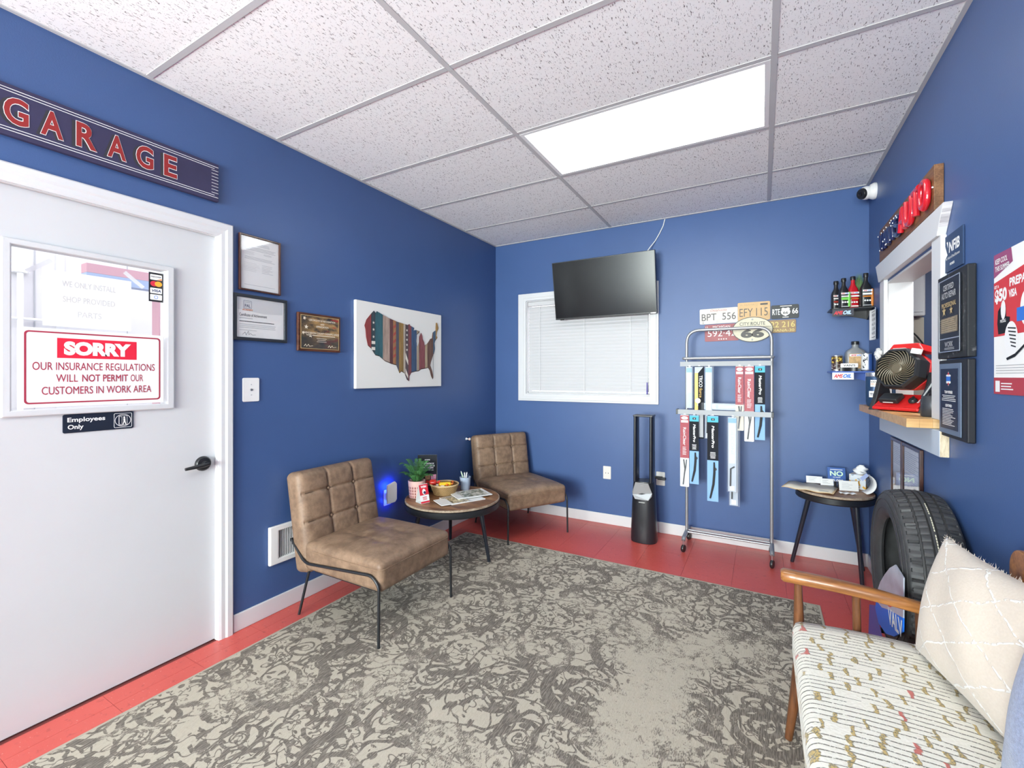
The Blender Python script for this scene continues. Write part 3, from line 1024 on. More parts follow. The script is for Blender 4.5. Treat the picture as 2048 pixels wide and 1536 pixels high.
for i, (fx, col) in enumerate(cols):
    x1 = usx((fx, 0))[0]
    poly = clip(clip(USP, x1 - .0006, True), x0 + .0006, False)
    x0 = x1
    if len(poly) < 3:
        continue
    g = G().add([(x, y, 0.0262) for x, y in poly], [tuple(range(len(poly)))])
    bm = bmesh.new()
    me = g.mesh('plank')
    bm.from_mesh(me)
    bmesh.ops.triangulate(bm, faces=bm.faces)
    r = bmesh.ops.extrude_face_region(bm, geom=bm.faces[:])
    bmesh.ops.translate(bm, vec=(0, 0, 0.0025), verts=[e for e in r['geom'] if isinstance(e, bmesh.types.BMVert)])
    bmesh.ops.recalc_face_normals(bm, faces=bm.faces)
    bm.to_mesh(me)
    bm.free()
    link('plank', me, plank_mat(i, col), cv)
zt = 0.0291
WP = mat('aged_white_print', (0.70, 0.66, 0.58), .6)
flat(cv, 'star_print', [star(*usx((0.140, q)), .012) for q in (0.60, 0.685, 0.765)] + [star(*usx((0.540, q)), .012) for q in (0.475, 0.54, 0.605, 0.665, 0.725)], zt, WP)
flat(cv, 'stripe_print', [rect(*[usx((0.118, 0))[0], usx((0.158, 0))[0]], usx((0, q))[1], usx((0, q + .035))[1]) for q in (0.445, 0.515)], zt, WP)
flat(cv, 'stripe_print', [[usx((0.368, q)), usx((0.400, q + .03)), usx((0.400, q + .065)), usx((0.368, q + .035))] for q in (0.36, 0.45, 0.54, 0.63, 0.72)], zt, mat('rust_print', (0.36, 0.07, 0.05), .6))
flat(cv, 'stripe_print', [[usx((0.522, 0.44)), usx((0.556, 0.34)), usx((0.556, 0.28)), usx((0.522, 0.36))], [usx((0.522, 0.24)), usx((0.556, 0.15)), usx((0.556, 0.11)), usx((0.522, 0.17))]], zt, WP)

# ---- switch plate, register, plug-in trap, small knob
s = thing('switch_plate', 'white wall plate with a small keyed switch beside the door', 'switch', m=wf('L', 1.411, 1.266))
G().prism(rrect(-0.045, 0.045, -0.064, 0.064, .008), 0.0005, 0.007).obj('plate', WPLASTIC, s, bevel=.002)
G().lathe([(0.006, 0.007), (0.006, 0.010), (0.001, 0.0105)], 16).obj('key_switch', SILVER, s, smooth=True)
G().box(-.002, .006, -.001, .001, .0106, .013).obj('toggle', DARKG, s)
for v in (-.028, .028):
    G().lathe([(0.0025, 0.007), (0.0022, 0.0085)], 10).xf(Matrix.Translation((0, v, 0))).obj('screw', SILVER, s)

s = thing('wall_register', 'white louvred heater register low on the wall behind the brown chair', 'vent', m=wf('L', 1.66, 0.385))
G().ring((-0.155, 0.155, -0.108, 0.108), (-0.098, 0.135, -0.078, 0.078), 0.001, 0.022).obj('frame', WPLASTIC, s, bevel=.006)
ubox(s, 'backing', -0.098, 0.135, -0.078, 0.078, 0.0008, 0.004, DARKG)
lv = G().box(-0.0019, 0.0019, -0.078, 0.078, 0.004, 0.008).mesh('louver')
lv.materials.append(WPLASTIC)
for k in range(21):
    link('louver', lv, None, s, loc=(-0.092 + k * 0.0108, 0, 0))

s = thing('insect_trap', 'white plug-in insect trap glowing blue on the wall by the coffee table', 'night light', m=wf('L', 2.415, 0.40))
ubox(s, 'outlet_plate', -0.035, 0.035, -0.010, 0.105, 0.0005, 0.006, WPLASTIC, .002)
ubox(s, 'plug_body', -0.022, 0.022, 0.03, 0.085, 0.0065, 0.038, WPLASTIC, .006)
G().prism([(-0.048, 0.012), (0.030, 0.012), (0.048, 0.030), (0.048, 0.145), (0.030, 0.165), (-0.048, 0.150)], 0.040, 0.056).obj('housing', WPLASTIC, s, bevel=.005)
m_uv = mat('blue_led_strip', (0.02, 0.05, 0.9), .4, emit=50, ecol=(0.02, 0.06, 1.0))
ubox(s, 'led_strip', -0.020, 0.030, 0.10, 0.150, 0.0375, 0.0395, m_uv)
ubox(s, 'led_strip', -0.030, 0.012, 0.014, 0.028, 0.0365, 0.0395, m_uv)

s = thing('wall_stopper', 'tiny white and orange stopper on the wall beside the corner chair', 'stopper', m=wf('L', 3.425, 0.753))
G().lathe([(0.012, 0.0005), (0.012, 0.004), (0.005, 0.006), (0.005, 0.03), (0.011, 0.033), (0.012, 0.042), (0.006, 0.048)], 16).obj('stem', WPLASTIC, s, smooth=True)
G().lathe([(0.0125, 0.035), (0.0128, 0.039)], 16).obj('collar', ORANGEPRINT, s)

# ================================================================== BACK WALL
# ---- venetian blind
m_sl = mat('white_blind_slat', (0.57, 0.57, 0.58), 0.5)
bl = thing('venetian_blind', 'white horizontal venetian blind filling the back window', 'blind', m=wf('B', (WX0 + WX1) / 2, WZ0))
hw = (WX1 - WX0) / 2 - .012
hh = WZ1 - WZ0
ubox(bl, 'headrail', -hw, hw, hh - .052, hh - .010, -0.050, -0.004, m_sl, .003)
slm = G()
pr = [(-0.018, -0.010), (-0.009, -0.0055), (0.0, -0.004), (0.009, -0.0055), (0.018, -0.010)]
def slat_mesh():
    a = math.radians(62)
    vs, fs = [], []
    pts = []
    for (p, q) in [(-0.019, 0), (-0.0095, .0022), (0, .003), (0.0095, .0022), (0.019, 0)]:
        pts.append((p, q))
    lo = [(p, q - .0022) for p, q in reversed(pts)]
    ring = pts + lo
    for x in (-hw + .004, hw - .004):
        for p, q in ring:
            y = p * math.sin(a) + q * math.cos(a) * -0.0
            z = -p * math.cos(a) + q
            vs.append((x, y, z))
    n = len(ring)
    fs = [tuple(reversed(range(n))), tuple(range(n, 2 * n))] + [(i, (i + 1) % n, n + (i + 1) % n, n + i) for i in range(n)]
    g = G().add(vs, fs)
    me = g.mesh('slat')
    bm = bmesh.new()
    bm.from_mesh(me)
    bmesh.ops.recalc_face_normals(bm, faces=bm.faces)
    bm.to_mesh(me)
    bm.free()
    me.materials.append(m_sl)
    return me
sm = slat_mesh()
ns = 27
for k in range(ns):
    link('slat', sm, None, bl, loc=(0, 0.048 + k * (hh - .052 - .070) / (ns - 1), -0.026))
ubox(bl, 'bottom_rail', -hw + .002, hw - .002, 0.010, 0.026, -0.042, -0.012, m_sl, .004)
for u in (-0.46, 0.0, 0.43):
    ubox(bl, 'ladder_cord', u - .0012, u + .0012, 0.012, hh - .05, -0.0062, -0.004, WPLASTIC)
G().tube([(hw - .015, hh - .06, 0.002), (hw - .015, 0.12, 0.004)], 0.0012, 6).obj('pull_cord', WPLASTIC, bl)
G().lathe([(0.004, 0), (0.007, .004), (0.005, .10), (0.003, .105)], 10).xf(Matrix.Translation((hw - .015, 0.015, 0.008)) @ Matrix.Rotation(-PI / 2, 4, 'X')) \
    .obj('cord_tassel', mat('violet_tassel', (0.14, 0.12, 0.40), .5), bl, smooth=True)

# ---- television
m_scr = mat('tv_screen', (0.004, 0.004, 0.006), 0.20, spec=0.28)
tv = thing('television', 'black flat-screen television tilted forward above the window', 'television')
tv.matrix_world = Matrix.Translation((-1.23, 3.872, 1.868)) @ Matrix.Rotation(math.radians(10.2), 4, 'X')
G().box(-0.462, 0.462, -0.012, 0.016, 0.0, 0.522).obj('bezel', BLACKP, tv, bevel=.003)
G().box(-0.455, 0.455, -0.0135, -0.0122, 0.014, 0.515).obj('screen', m_scr, tv)
G().box(-0.33, 0.33, 0.0165, 0.045, 0.06, 0.40).obj('rear_housing', BLACKP, tv, bevel=.012)
G().box(0.410, 0.452, -0.0140, -0.0122, 0.004, 0.009).obj('badge', SILVER, tv)
G().box(-0.415, -0.385, -0.010, 0.006, -0.007, -0.0003).obj('sensor', BLACKP, tv)
bk = thing('tv_mount', 'black metal wall bracket hidden behind the television', 'bracket', (-1.23, YB, 2.1))
G().box(-.12, .12, -.030, 0, .06, .24).box(-.10, -.07, -.085, -.030, .10, .16).box(.07, .10, -.085, -.030, .10, .16).obj('bracket', BLACK, bk)
cb = G().tube([(-0.721, YB - .006, ZC - .004), (-0.735, YB - .007, 2.62), (-0.765, YB - .008, 2.56), (-0.80, YB - .012, 2.50), (-0.835, YB - .05, 2.44), (-0.86, YB - .085, 2.39), (-0.88, YB - .09, 2.36)], 0.0042, 8) \
    .obj('television_cable', WPLASTIC, smooth=True)
tag(cb, 'white cable running from the ceiling down to the television', 'cable')

# ---- outlets
def outlet(x, z, lab):
    s = thing('wall_outlet', lab, 'outlet', m=wf('B', x, z), group='outlets on the back wall')
    G().prism(rrect(-0.036, 0.036, -0.058, 0.058, .006), 0.0005, 0.006).obj('plate', mat('cream_outlet', (0.72, 0.70, 0.66), .4), s, bevel=.0015)
    for u in (-.012, .012):
        G().lathe([(0.004, 0.0062), (0.004, 0.0066)], 12).xf(Matrix.Translation((u, -0.004, 0))).obj('socket', DARKG, s)
    return s
outlet(-1.226, 0.464, 'small cream two-hole wall plate left of the tower fan')
s2 = outlet(-0.757, 0.462, 'cream power outlet with black plugs between the tower fan and the rack')
G().box(-.045, .02, .0, .022, .0068, .035).obj('plug', BLACKP, s2, bevel=.005)
G().box(-.02, .045, -.006, .016, .0068, .040).obj('plug', DARKG, s2, bevel=.005)

# ---- tower fan
tf = thing('tower_fan', 'tall black bladeless tower fan with an open loop top on the red floor', 'fan', (-0.838, 3.70, 0))
m_fan = mat('fan_black', (0.016, 0.017, 0.022), 0.3, spec=.5)
def ellring(rx, ry, z, n=28, p=2.6):
    out = []
    for k in range(n):
        a = 2 * PI * k / n
        c, s_ = math.cos(a), math.sin(a)
        out.append((rx * math.copysign(abs(c) ** (2 / p), c), ry * math.copysign(abs(s_) ** (2 / p), s_), z))
    return out
def loft(rings, caps=True):
    n = len(rings[0])
    g = G()
    vs = [p for r in rings for p in r]
    fs = [(i * n + k, i * n + (k + 1) % n, (i + 1) * n + (k + 1) % n, (i + 1) * n + k) for i in range(len(rings) - 1) for k in range(n)]
    if caps:
        fs += [tuple(reversed(range(n))), tuple((len(rings) - 1) * n + k for k in range(n))]
    return g.add(vs, fs)
loft([ellring(.101, .088, .002), ellring(.103, .090, .02), ellring(.101, .088, .12), ellring(.094, .08, .30), ellring(.087, .073, .44), ellring(.083, .068, .49)]).obj('base', m_fan, tf, smooth=True)
for sx_ in (-1, 1):
    loft([ellring(.017, .066, .485), ellring(.0165, .060, .75), ellring(.016, .055, 1.012)]).xf(Matrix.Translation((sx_ * .063, 0, 0))).obj('side_column', m_fan, tf, smooth=True)
G().box(-.079, .079, -.055, .055, 1.010, 1.024).obj('top_bridge', m_fan, tf, bevel=.004)
m_fp = mat('fan_grey_panel', (0.36, 0.37, 0.38), .35, metal=.3)
pp = [(-.052, .0), (.052, .0), (.076, .03), (.078, .055), (.050, .135), (-.050, .135), (-.078, .055), (-.076, .03)]
fr = []
for (x, z) in pp:
    fr.append((x, z))
G().add([(x, -0.0905 + 0.11 * (z * 0.18) - (0.0 if abs(x) < .06 else -.016), .352 + z) for x, z in fr], [tuple(range(8))]).obj('control_panel', m_fp, tf, fix=False)
G().box(-.013, .013, -.0835, -.070, .462, .484).obj('display', WPLASTIC, tf)
G().box(-.024, .024, -.088, -.080, .326, .332).obj('badge', SILVER, tf)

# ---- vintage number plates
m_al = lambda nme, c: mat(nme, c, 0.5, var=.12, vscale=18)
PLC = mat('plate_letters_dark', (0.07, 0.065, 0.06), .5)
def plate(name, label, x0, x1, z0, z1, col, roll=0.0, off=.004):
    w_, h_ = x1 - x0, z1 - z0
    s = thing(name, label, 'license plate', m=wf('B', (x0 + x1) / 2, (z0 + z1) / 2, off, roll), group='vintage plates on the back wall')
    G().prism(rrect(-w_ / 2, w_ / 2, -h_ / 2, h_ / 2, .010), 0.0, 0.004).obj('plate', col, s, bevel=.001)
    G().prism(rrect(-w_ / 2 + .004, w_ / 2 - .004, -h_ / 2 + .004, h_ / 2 - .004, .008), 0.0041, 0.0048).obj('raised_field', col, s)
    return s, w_, h_
s, w_, h_ = plate('license_plate', 'white metal license plate reading BPT 556', -0.446, -0.165, 1.762, 1.886, m_al('worn_white_plate', (0.62, 0.58, 0.55)), .012)
utext(s, 'lettering', 'BPT  556', 0.0, -0.006, .0052, PLC, w=.250, h=.056)
utext(s, 'script', 'Oklahoma', 0.0, 0.046, .0052, mat('faded_red_print', (.45, .16, .12), .6), w=.12, h=.017, shear=.3)
utext(s, 'lettering', 'A', -0.115, -0.050, .0052, PLC, h=.014)
s, w_, h_ = plate('license_plate', 'tan metal license plate reading EFY 115', -0.168, 0.055, 1.773, 1.916, m_al('tan_orange_plate', (0.60, 0.39, 0.18)), .0, .004)
utext(s, 'lettering', 'EFY', -0.052, -0.008, .0052, PLC, w=.092, h=.062, bold=-.004)
utext(s, 'lettering', '115', 0.056, -0.008, .0052, PLC, w=.078, h=.062, bold=-.004)
utext(s, 'lettering', 'ALABAMA', -0.045, 0.052, .0052, mat('pale_tan_print', (.45, .30, .16), .6), w=.10, h=.014)
flat(s, 'sticker', [rect(.045, .095, .044, .058)], .0052, PLC)
s, w_, h_ = plate('license_plate', 'small black route plate reading RTE 66 with a white shield', 0.060, 0.240, 1.775, 1.878, m_al('black_plate', (0.022, 0.025, 0.028)))
utext(s, 'lettering', 'RTE', -0.056, 0.0, .0052, WHITEPRINT, w=.050, h=.044, bold=.015)
utext(s, 'lettering', '66', 0.066, 0.002, .0052, WHITEPRINT, w=.037, h=.042, bold=.015)
flat(s, 'shield', [[(0.005 + x * .033, y * .034) for x, y in ((-.55, .9), (0, .75), (.55, .9), (.85, .65), (.75, .4), (.95, 0), (.8, -.5), (.4, -.8), (0, -1), (-.4, -.8), (-.8, -.5), (-.95, 0), (-.75, .4), (-.85, .65))]], .0052, WHITEPRINT)
utext(s, 'lettering', '66', 0.005, -0.008, .0055, PLC, w=.034, h=.020, bold=.03)
ulines(s, 'small_print', -0.03, 0.045, .038, .046, 1, .0052, WHITEPRINT, .6, 0)
ulines(s, 'small_print', -0.015, 0.025, -.046, -.038, 1, .0052, WHITEPRINT, .6, 0)
s, w_, h_ = plate('license_plate', 'brown metal license plate with yellow figures 22 216', 0.022, 0.222, 1.668, 1.766, m_al('brown_plate', (0.30, 0.19, 0.09)), .0, .003)
YL = mat('plate_yellow', (0.62, 0.50, 0.16), .5)
utext(s, 'lettering', '22 216', 0.014, 0.014, .0052, YL, w=.158, h=.044, bold=.01)
utext(s, 'lettering', 'DIANA-30', 0.014, -0.030, .0052, YL, w=.150, h=.020, bold=.01)
s, w_, h_ = plate('license_plate', 'dark red metal license plate reading MICHIGAN', -0.408, -0.160, 1.621, 1.757, m_al('dull_red_plate', (0.33, 0.085, 0.095)), .012, .0)
utext(s, 'lettering', '592·42', 0.0, -0.004, .0052, WHITEPRINT, w=.205, h=.052)
utext(s, 'lettering', 'MICHIGAN', 0.0, 0.047, .0052, WHITEPRINT, w=.125, h=.018)
utext(s, 'lettering', '15', -0.108, 0.047, .0052, WHITEPRINT, h=.015)
flat(s, 'dot_row', [ell(-.02 + k * .018, -0.052, .005, .005, 10) for k in range(4)], .0052, WHITEPRINT)
s = thing('route_sign', 'oval cream sign reading CITY ROUTE 66 in front of the number plates', 'sign', m=wf('B', -0.066, 1.702, .012), group='vintage plates on the back wall')
G().prism(ell(0, 0, .140, .098, 48), 0, .005).obj('plate', mat('dark_oval_edge', (.06, .05, .045), .5), s)
G().prism(ell(0, 0, .135, .093, 48), .0051, .0062).obj('face', m_al('cream_oval', (0.62, 0.58, 0.44)), s)
utext(s, 'lettering', 'CITY ROUTE', 0, .045, .0066, PLC, w=.175, h=.026, bold=.01)
utext(s, 'lettering', '66', 0, -.030, .0066, PLC, w=.160, h=.070, bold=.06)
flat(s, 'rule_line', [rect(-.128, .128, .017, .0195)], .0066, PLC)
for v in (.078, -.078):
    G().lathe([(0.007, .0062), (0.005, .009)], 12).xf(Matrix.Translation((0, v, 0))).obj('bolt', GREYPRINT, s)

# ---- garment rack used as a display
rk = thing('display_rack', 'grey metal rolling rack holding hanging wiper blade packs', 'rack', (0, 0, 0))
RY = 3.775
for x in (-0.522, 0.062):
    G().tube([(x, RY, 0.105), (x, RY, 1.47)], 0.0115, 12).obj('post', STEEL, rk, smooth=True)
    G().tube(fillet([(x, 3.60, 0.088), (x, 3.62, 0.105), (x, RY, 0.108), (x, 3.89, 0.105), (x, 3.905, 0.088)], .02), 0.0145, 12).obj('foot_bar', STEEL, rk, smooth=True)
    for y in (3.60, 3.900):
        c = G().lathe([(0.006, -.009), (0.026, -.009), (0.0285, -.004), (0.0285, .004), (0.026, .009), (0.006, .009)], 20).xf(Matrix.Translation((x, y, 0.0287)) @ Matrix.Rotation(PI / 2, 4, 'Y') @ Matrix.Rotation(.3, 4, 'X')) \
            .obj('caster_wheel', BLACKP, rk, smooth=True)
        G().tube([(x, y, .045), (x, y, .09)], .006, 8).obj('caster_stem', SILVER, c)
G().tube([(-0.522, RY + .02, .112), (0.062, RY + .02, .112)], .0085, 10).obj('lower_rail', STEEL, rk, smooth=True)
G().tube([(-0.522, RY - .03, .112), (0.062, RY - .03, .112)], .0085, 10).obj('lower_rail', STEEL, rk, smooth=True)
G().tube(fillet([(-0.522, RY, 1.47), (-0.522, RY, 1.70), (0.062, RY, 1.70), (0.062, RY, 1.47)], .10, 8), .0115, 12).obj('top_arch', STEEL, rk, smooth=True)
G().tube(fillet([(-0.522, RY + .0, 1.478), (-0.548, RY - .05, 1.478), (0.03, RY - .05, 1.478), (0.075, RY - .05, 1.478), (0.062, RY, 1.478)], .02, 4), .0105, 12).obj('hanging_rail', STEEL, rk, smooth=True)
m_strip = mat('pale_metal_strip', (0.40, 0.42, 0.44), .55, metal=0.0, spec=.3)
G().box(-0.565, 0.058, 3.728, 3.734, 1.416, 1.452).box(-0.565, 0.058, 3.734, 3.76, 1.448, 1.452).obj('hook_strip', m_strip, rk)
G().box(-0.590, 0.060, 3.700, 3.706, 1.042, 1.078).obj('hook_strip', m_strip, rk)
for x in (-0.592, 0.060):
    G().box(x, x + .014, 3.698, 3.765, 1.040, 1.080).obj('end_cap', DARKG, rk, bevel=.002)

m_mp = mat('pack_black', (0.014, 0.016, 0.022), .65, spec=.15)
m_sky = mat('pack_sky_blue', (0.26, 0.46, 0.72), .6, spec=.2)
m_teal = mat('pack_teal', (0.10, 0.46, 0.56), .6, spec=.2)
m_prd = mat('pack_red', (0.40, 0.016, 0.03), .65, spec=.15)
m_pwh = mat('pack_white', (0.50, 0.56, 0.64), .5, spec=.2)
m_pye = mat('pack_yellow', (0.80, 0.48, 0.06), .4)
m_pcr = mat('pack_cream', (0.66, 0.58, 0.46), .4)
m_clear = mat('clear_blister', (0.74, 0.80, 0.86), .10, alpha=.07, spec=.3)
m_blade = mat('rubber_blade', (0.03, 0.032, 0.036), .5)
def pack(label, x0, x1, z0, z1, y, style, depth=.016):
    w_, h_ = x1 - x0, z1 - z0
    s = thing('wiper_pack', label, 'wiper pack', m=wf('B', (x0 + x1) / 2, z1, YB - y), group='wiper blade packs on the rack')
    a = w_ / 2
    zf = .0008
    G().ring((-.006, .006, -.004, .010), (-.003, .003, -.001, .006), -.004, -.002).obj('hanger_tab', WPLASTIC, s)
    if style == 'master':
        ubox(s, 'card', -a, a, -h_, 0, -.003, 0, m_sky)
        flat(s, 'header_print', [rect(-a, a, -.048, -.006)], zf, m_teal if random.random() < .5 else m_sky)
        flat(s, 'black_panel', [rect(-a, a, -h_ * .52, -.048)], zf, m_mp)
        flat(s, 'size_box', [rect(-.011, .013, -.034, -.018)], zf + .0004, m_mp)
        utext(s, 'size_figures', '18', .001, -.026, zf + .0008, WHITEPRINT, h=.010)
        utext(s, 'lettering', 'MasterPro', .002, -.048 - h_ * .17, zf + .0006, WHITEPRINT, w=h_ * .26, h=.019, rot=-PI / 2, bold=.03, shear=.2)
        ulines(s, 'small_print', -a * .5, a * .55, -h_ * .50, -h_ * .42, 5, zf + .0006, WHITEPRINT, .4, .3, 'C')
        g = G().tube([(a * .25, -h_ * .54, .004), (a * .30, -h_ * .66, .005), (a * .12, -h_ * .80, .005), (-a * .45, -h_ * .965, .004)], [.0055, .0085, .0085, .006], 8)
        bo = g.obj('blade', m_blade, s, smooth=True)
        G().lathe([(.012, 0), (.012, .004)], 14).xf(Matrix.Translation((a * .42, -h_ * .62, .002))).obj('adapter', m_blade, bo)
    elif style in ('red', 'cream'):
        cm = m_prd
        G().prism(rrect(-a, a, -h_, 0, .006), -.014, 0).obj('card', WPLASTIC if style == 'red' else m_pcr, s)
        flat(s, 'red_panel', [rect(-a, a, -h_ * .60, -.004)], zf, cm)
        flat(s, 'badge_print', [ell(0, -.024, a * .75, .013, 20)], zf + .0004, WHITEPRINT)
        utext(s, 'badge_figures', '20', 0, -.024, zf + .0008, cm, h=.010)
        flat(s, 'size_box', [rect(-a * .8, a * .8, -.060, -.042)], zf + .0004, WHITEPRINT)
        utext(s, 'lettering', 'RainClear', 0, -h_ * .30, zf + .0006, WHITEPRINT, w=h_ * .25, h=.022, rot=-PI / 2, bold=.01)
        ulines(s, 'small_print', -a * .45, a * .5, -h_ * .56, -h_ * .44, 7, zf + .0006, WHITEPRINT, .35, .3)
        G().tube([(-a * .2, -h_ * .62, .003), (a * .1, -h_ * .75, .004), (-a * .3, -h_ * .97, .003)], .005, 8).obj('blade', m_blade, s, smooth=True)
        G().tube([(a * .45, -h_ * .62, .003), (a * .3, -h_ * .72, .005), (a * .05, -h_ * .80, .004)], .004, 8).obj('bridge', m_blade, s, smooth=True)
        G().box(-a, a, -h_ + .002, -.002, .0095, .0105).obj('blister', m_clear, s)
    elif style == 'force':
        ubox(s, 'card', -a, a, -h_, 0, -.012, 0, m_mp)
        flat(s, 'yellow_edge', [rect(-a, -a * .25, -h_ * .62, -.004)], zf, m_pye)
        flat(s, 'white_corner', [[(-a, -.004), (a * .9, -.004), (-a * .2, -.05), (-a, -.05)]], zf + .0002, m_pwh)
        utext(s, 'lettering', 'TRICO', a * .35, -.115, zf + .0006, WHITEPRINT, w=.090, h=.024, rot=-PI / 2, bold=.01)
        utext(s, 'lettering', 'force', a * .35, -.205, zf + .0006, m_pye, w=.070, h=.022, rot=-PI / 2)
        flat(s, 'pale_panel', [rect(-a * .5, a * .9, -h_ + .01, -h_ * .66)], zf, GREYPRINT)
    else:
        ubox(s, 'card', -a * .8, a * .6, -h_ + .004, -.004, -.010, -.004, m_pwh if style == 'clear' else m_sky)
        flat(s, 'pale_panel', [rect(-a * .62, a * .42, -h_ * .62, -.05)], -.0034, mat('pack_pale_panel', (.66, .69, .73), .6))
        flat(s, 'header_print', [rect(-a * .8, a * .6, -.045, -.012)], -.0034, m_sky)
        utext(s, 'lettering', 'SILICONE', -.003, -h_ * .34, -.003, mat('pale_blue_print', (.5, .58, .7), .5), w=h_ * .34, h=.020, rot=-PI / 2)
        if h_ > .4:
            G().tube([(a * .3, -h_ * .66, .0), (-a * .35, -h_ * .69, .002), (-a * .4, -h_ * .92, .002)], .0055, 8).obj('blade', m_blade, s, smooth=True)
            flat(s, 'barcode_label', [rect(-a * .5, a * .3, -h_ + .012, -h_ + .045)], -.003, WHITEPRINT)
        G().box(-a, a, -h_, 0, -.012, .012).obj('blister', m_clear, s, bevel=.003)
    return s
UY, LY = 3.722, 3.692
pack('pale blue and white pack, leftmost on the upper strip of the rack', -0.523, -0.466, 1.085, 1.414, UY, 'clear')
pack('black and yellow wiper pack reading TRICO force', -0.457, -0.392, 0.857, 1.414, UY, 'force')
pack('clear wiper pack beside the black and yellow one on the upper strip', -0.388, -0.321, 0.857, 1.414, UY, 'clear')
pack('cream and red wiper pack, shorter of the two red ones on the upper strip', -0.173, -0.118, 0.934, 1.414, UY, 'cream')
pack('red wiper pack between the cream one and the black one on the upper strip', -0.114, -0.051, 0.857, 1.414, UY, 'red')
pack('black and blue wiper pack, rightmost on the upper strip of the rack', -0.045, 0.019, 0.873, 1.414, UY, 'master')
pack('red and white wiper pack, leftmost on the lower strip of the rack', -0.559, -0.494, 0.478, 1.037, LY, 'red')
pack('black and blue wiper pack, second from left on the lower strip', -0.490, -0.424, 0.506, 1.037, LY, 'master')
pack('longest black and blue wiper pack, alone in the middle of the lower strip', -0.364, -0.287, 0.390, 1.037, LY, 'master')
pack('long clear wiper pack, rightmost and front on the lower strip', -0.229, -0.150, 0.476, 1.037, LY, 'clear')
pack('clear wiper pack hanging behind the rightmost one and lowest of all', -0.220, -0.142, 0.365, 1.030, LY + .034, 'clear')
s = thing('blister_box', 'clear flat box lying on the lower strip of the rack', 'box', m=wf('B', -0.26, 1.0785, YB - 3.735))
G().box(-.150, .150, 0, .058, -.020, .020).obj('blister', m_clear, s, bevel=.003)
ubox(s, 'card', -.145, .145, .004, .052, -.004, .0, m_pwh)
flat(s, 'label_print', [rect(-.115, -.05, .012, .044)], .0006, WHITEPRINT)
ulines(s, 'small_print', -.03, .12, .016, .040, 3, .0006, WHITEPRINT, .5, .2)
s = thing('round_tag', 'round white tag hanging on the rack above the lower strip', 'tag', m=wf('B', -0.430, 1.150, YB - 3.692))
G().lathe([(.020, 0), (.020, .003)], 24).obj('disc', m_pcr, s)
G().box(-.001, .001, -.040, -.012, 0.0, .001).obj('string', WPLASTIC, s)

# ================================================================== RUG
m_rug, b = nmat('faded_damask_rug', 0.95, spec=.15)
v = b.obj()
warp = b.vmath('SUBTRACT', b.noise(v, 3.2, 2, .5, 'Color'), (0.5, 0.5, 0.5))
vw = b.vmath('ADD', v, b.vmath('SCALE', warp, scale=0.10))


def cell_polar(scale, rand=.75):
    n = b.N.new('ShaderNodeTexVoronoi')
    n.voronoi_dimensions = '2D'
    n.inputs['Scale'].default_value = scale
    n.inputs['Randomness'].default_value = rand
    b.L.new(vw, n.inputs['Vector'])
    loc = b.vmath('SUBTRACT', vw, n.outputs['Position'])
    xyz = b.sep(loc)
    r = b.math('SQRT', b.math('ADD', b.math('MULTIPLY', xyz[0], xyz[0]), b.math('MULTIPLY', xyz[1], xyz[1])))
    th = b.math('ARCTAN2', xyz[1], xyz[0])
    rnd = b.sep(n.outputs['Color'])
    return r, th, rnd


def spiral(scale, turns, k, lo, hi, rmin, rmax, rand=.8):
    r, th, rnd = cell_polar(scale, rand)
    sg = b.math('SUBTRACT', b.math('MULTIPLY', b.math('GREATER_THAN', rnd[0], .5), 2), 1)
    ph = b.math('ADD', b.math('MULTIPLY', b.math('MULTIPLY', th, sg), turns / (2 * PI)), b.math('MULTIPLY', b.math('LOGARITHM', b.math('ADD', r, .004), 2.0), k))
    ph = b.math('FRACT', b.math('ADD', ph, rnd[1]))
    band = b.math('MULTIPLY', b.ss(ph, lo - .04, lo), b.ss(ph, hi + .04, hi))
    return b.math('MULTIPLY', band, b.math('MULTIPLY', b.ss(r, rmin - .004, rmin), b.ss(r, rmax + .006, rmax)))


def flower(scale, r0, petals, wdt):
    r, th, rnd = cell_polar(scale, .85)
    rr = b.math('MULTIPLY', b.math('ADD', b.math('MULTIPLY', b.math('COSINE', b.math('ADD', b.math('MULTIPLY', th, petals), b.math('MULTIPLY', rnd[0], 6.28))), .34), 1.0), r0)
    o = b.ss(b.math('ABSOLUTE', b.math('SUBTRACT', r, rr)), wdt, wdt * .55)
    c = b.ss(r, r0 * .30, r0 * .22)
    return b.math('MULTIPLY', b.math('MAXIMUM', o, c), b.math('GREATER_THAN', rnd[2], .28))


def arcs(m, scale, thr, shift):
    """keep only some stretches of a scroll"""
    return b.math('MULTIPLY', m, b.ss(b.noise(b.mapping(v, (1, 1, 1), (0, 0, 0), (shift, shift, 0)), scale, 2), thr, thr + .06))


sp1 = arcs(spiral(2.7, 1.0, .78, .06, .40, .026, .20, .9), 3.4, .43, 3.0)
sp2 = arcs(spiral(4.9, 1.0, 1.0, .08, .36, .012, .10, .95), 5.0, .44, 7.0)
fl = flower(8.5, .030, 5, .0042)
fl2 = arcs(flower(5.6, .052, 6, .0048), 4.0, .45, 1.0)
nz = b.noise(vw, 8.5, 1, .4)
vine = b.ss(b.math('ABSOLUTE', b.math('SUBTRACT', nz, .5)), .018, .009)
nz2 = b.noise(b.mapping(vw, (1, 1, 1), (0, 0, .6), (2, 5, 0)), 5.0, 1, .4)
stem = b.ss(b.math('ABSOLUTE', b.math('SUBTRACT', nz2, .52)), .022, .013)
leaf = b.ss(b.noise(b.mapping(vw, (1.0, 2.1, 1), (0, 0, .7)), 17, 1, .4), .600, .630)
leaf2 = b.ss(b.noise(b.mapping(vw, (2.1, 1.0, 1), (0, 0, -.4), (4, 4, 0)), 15, 1, .4), .610, .640)
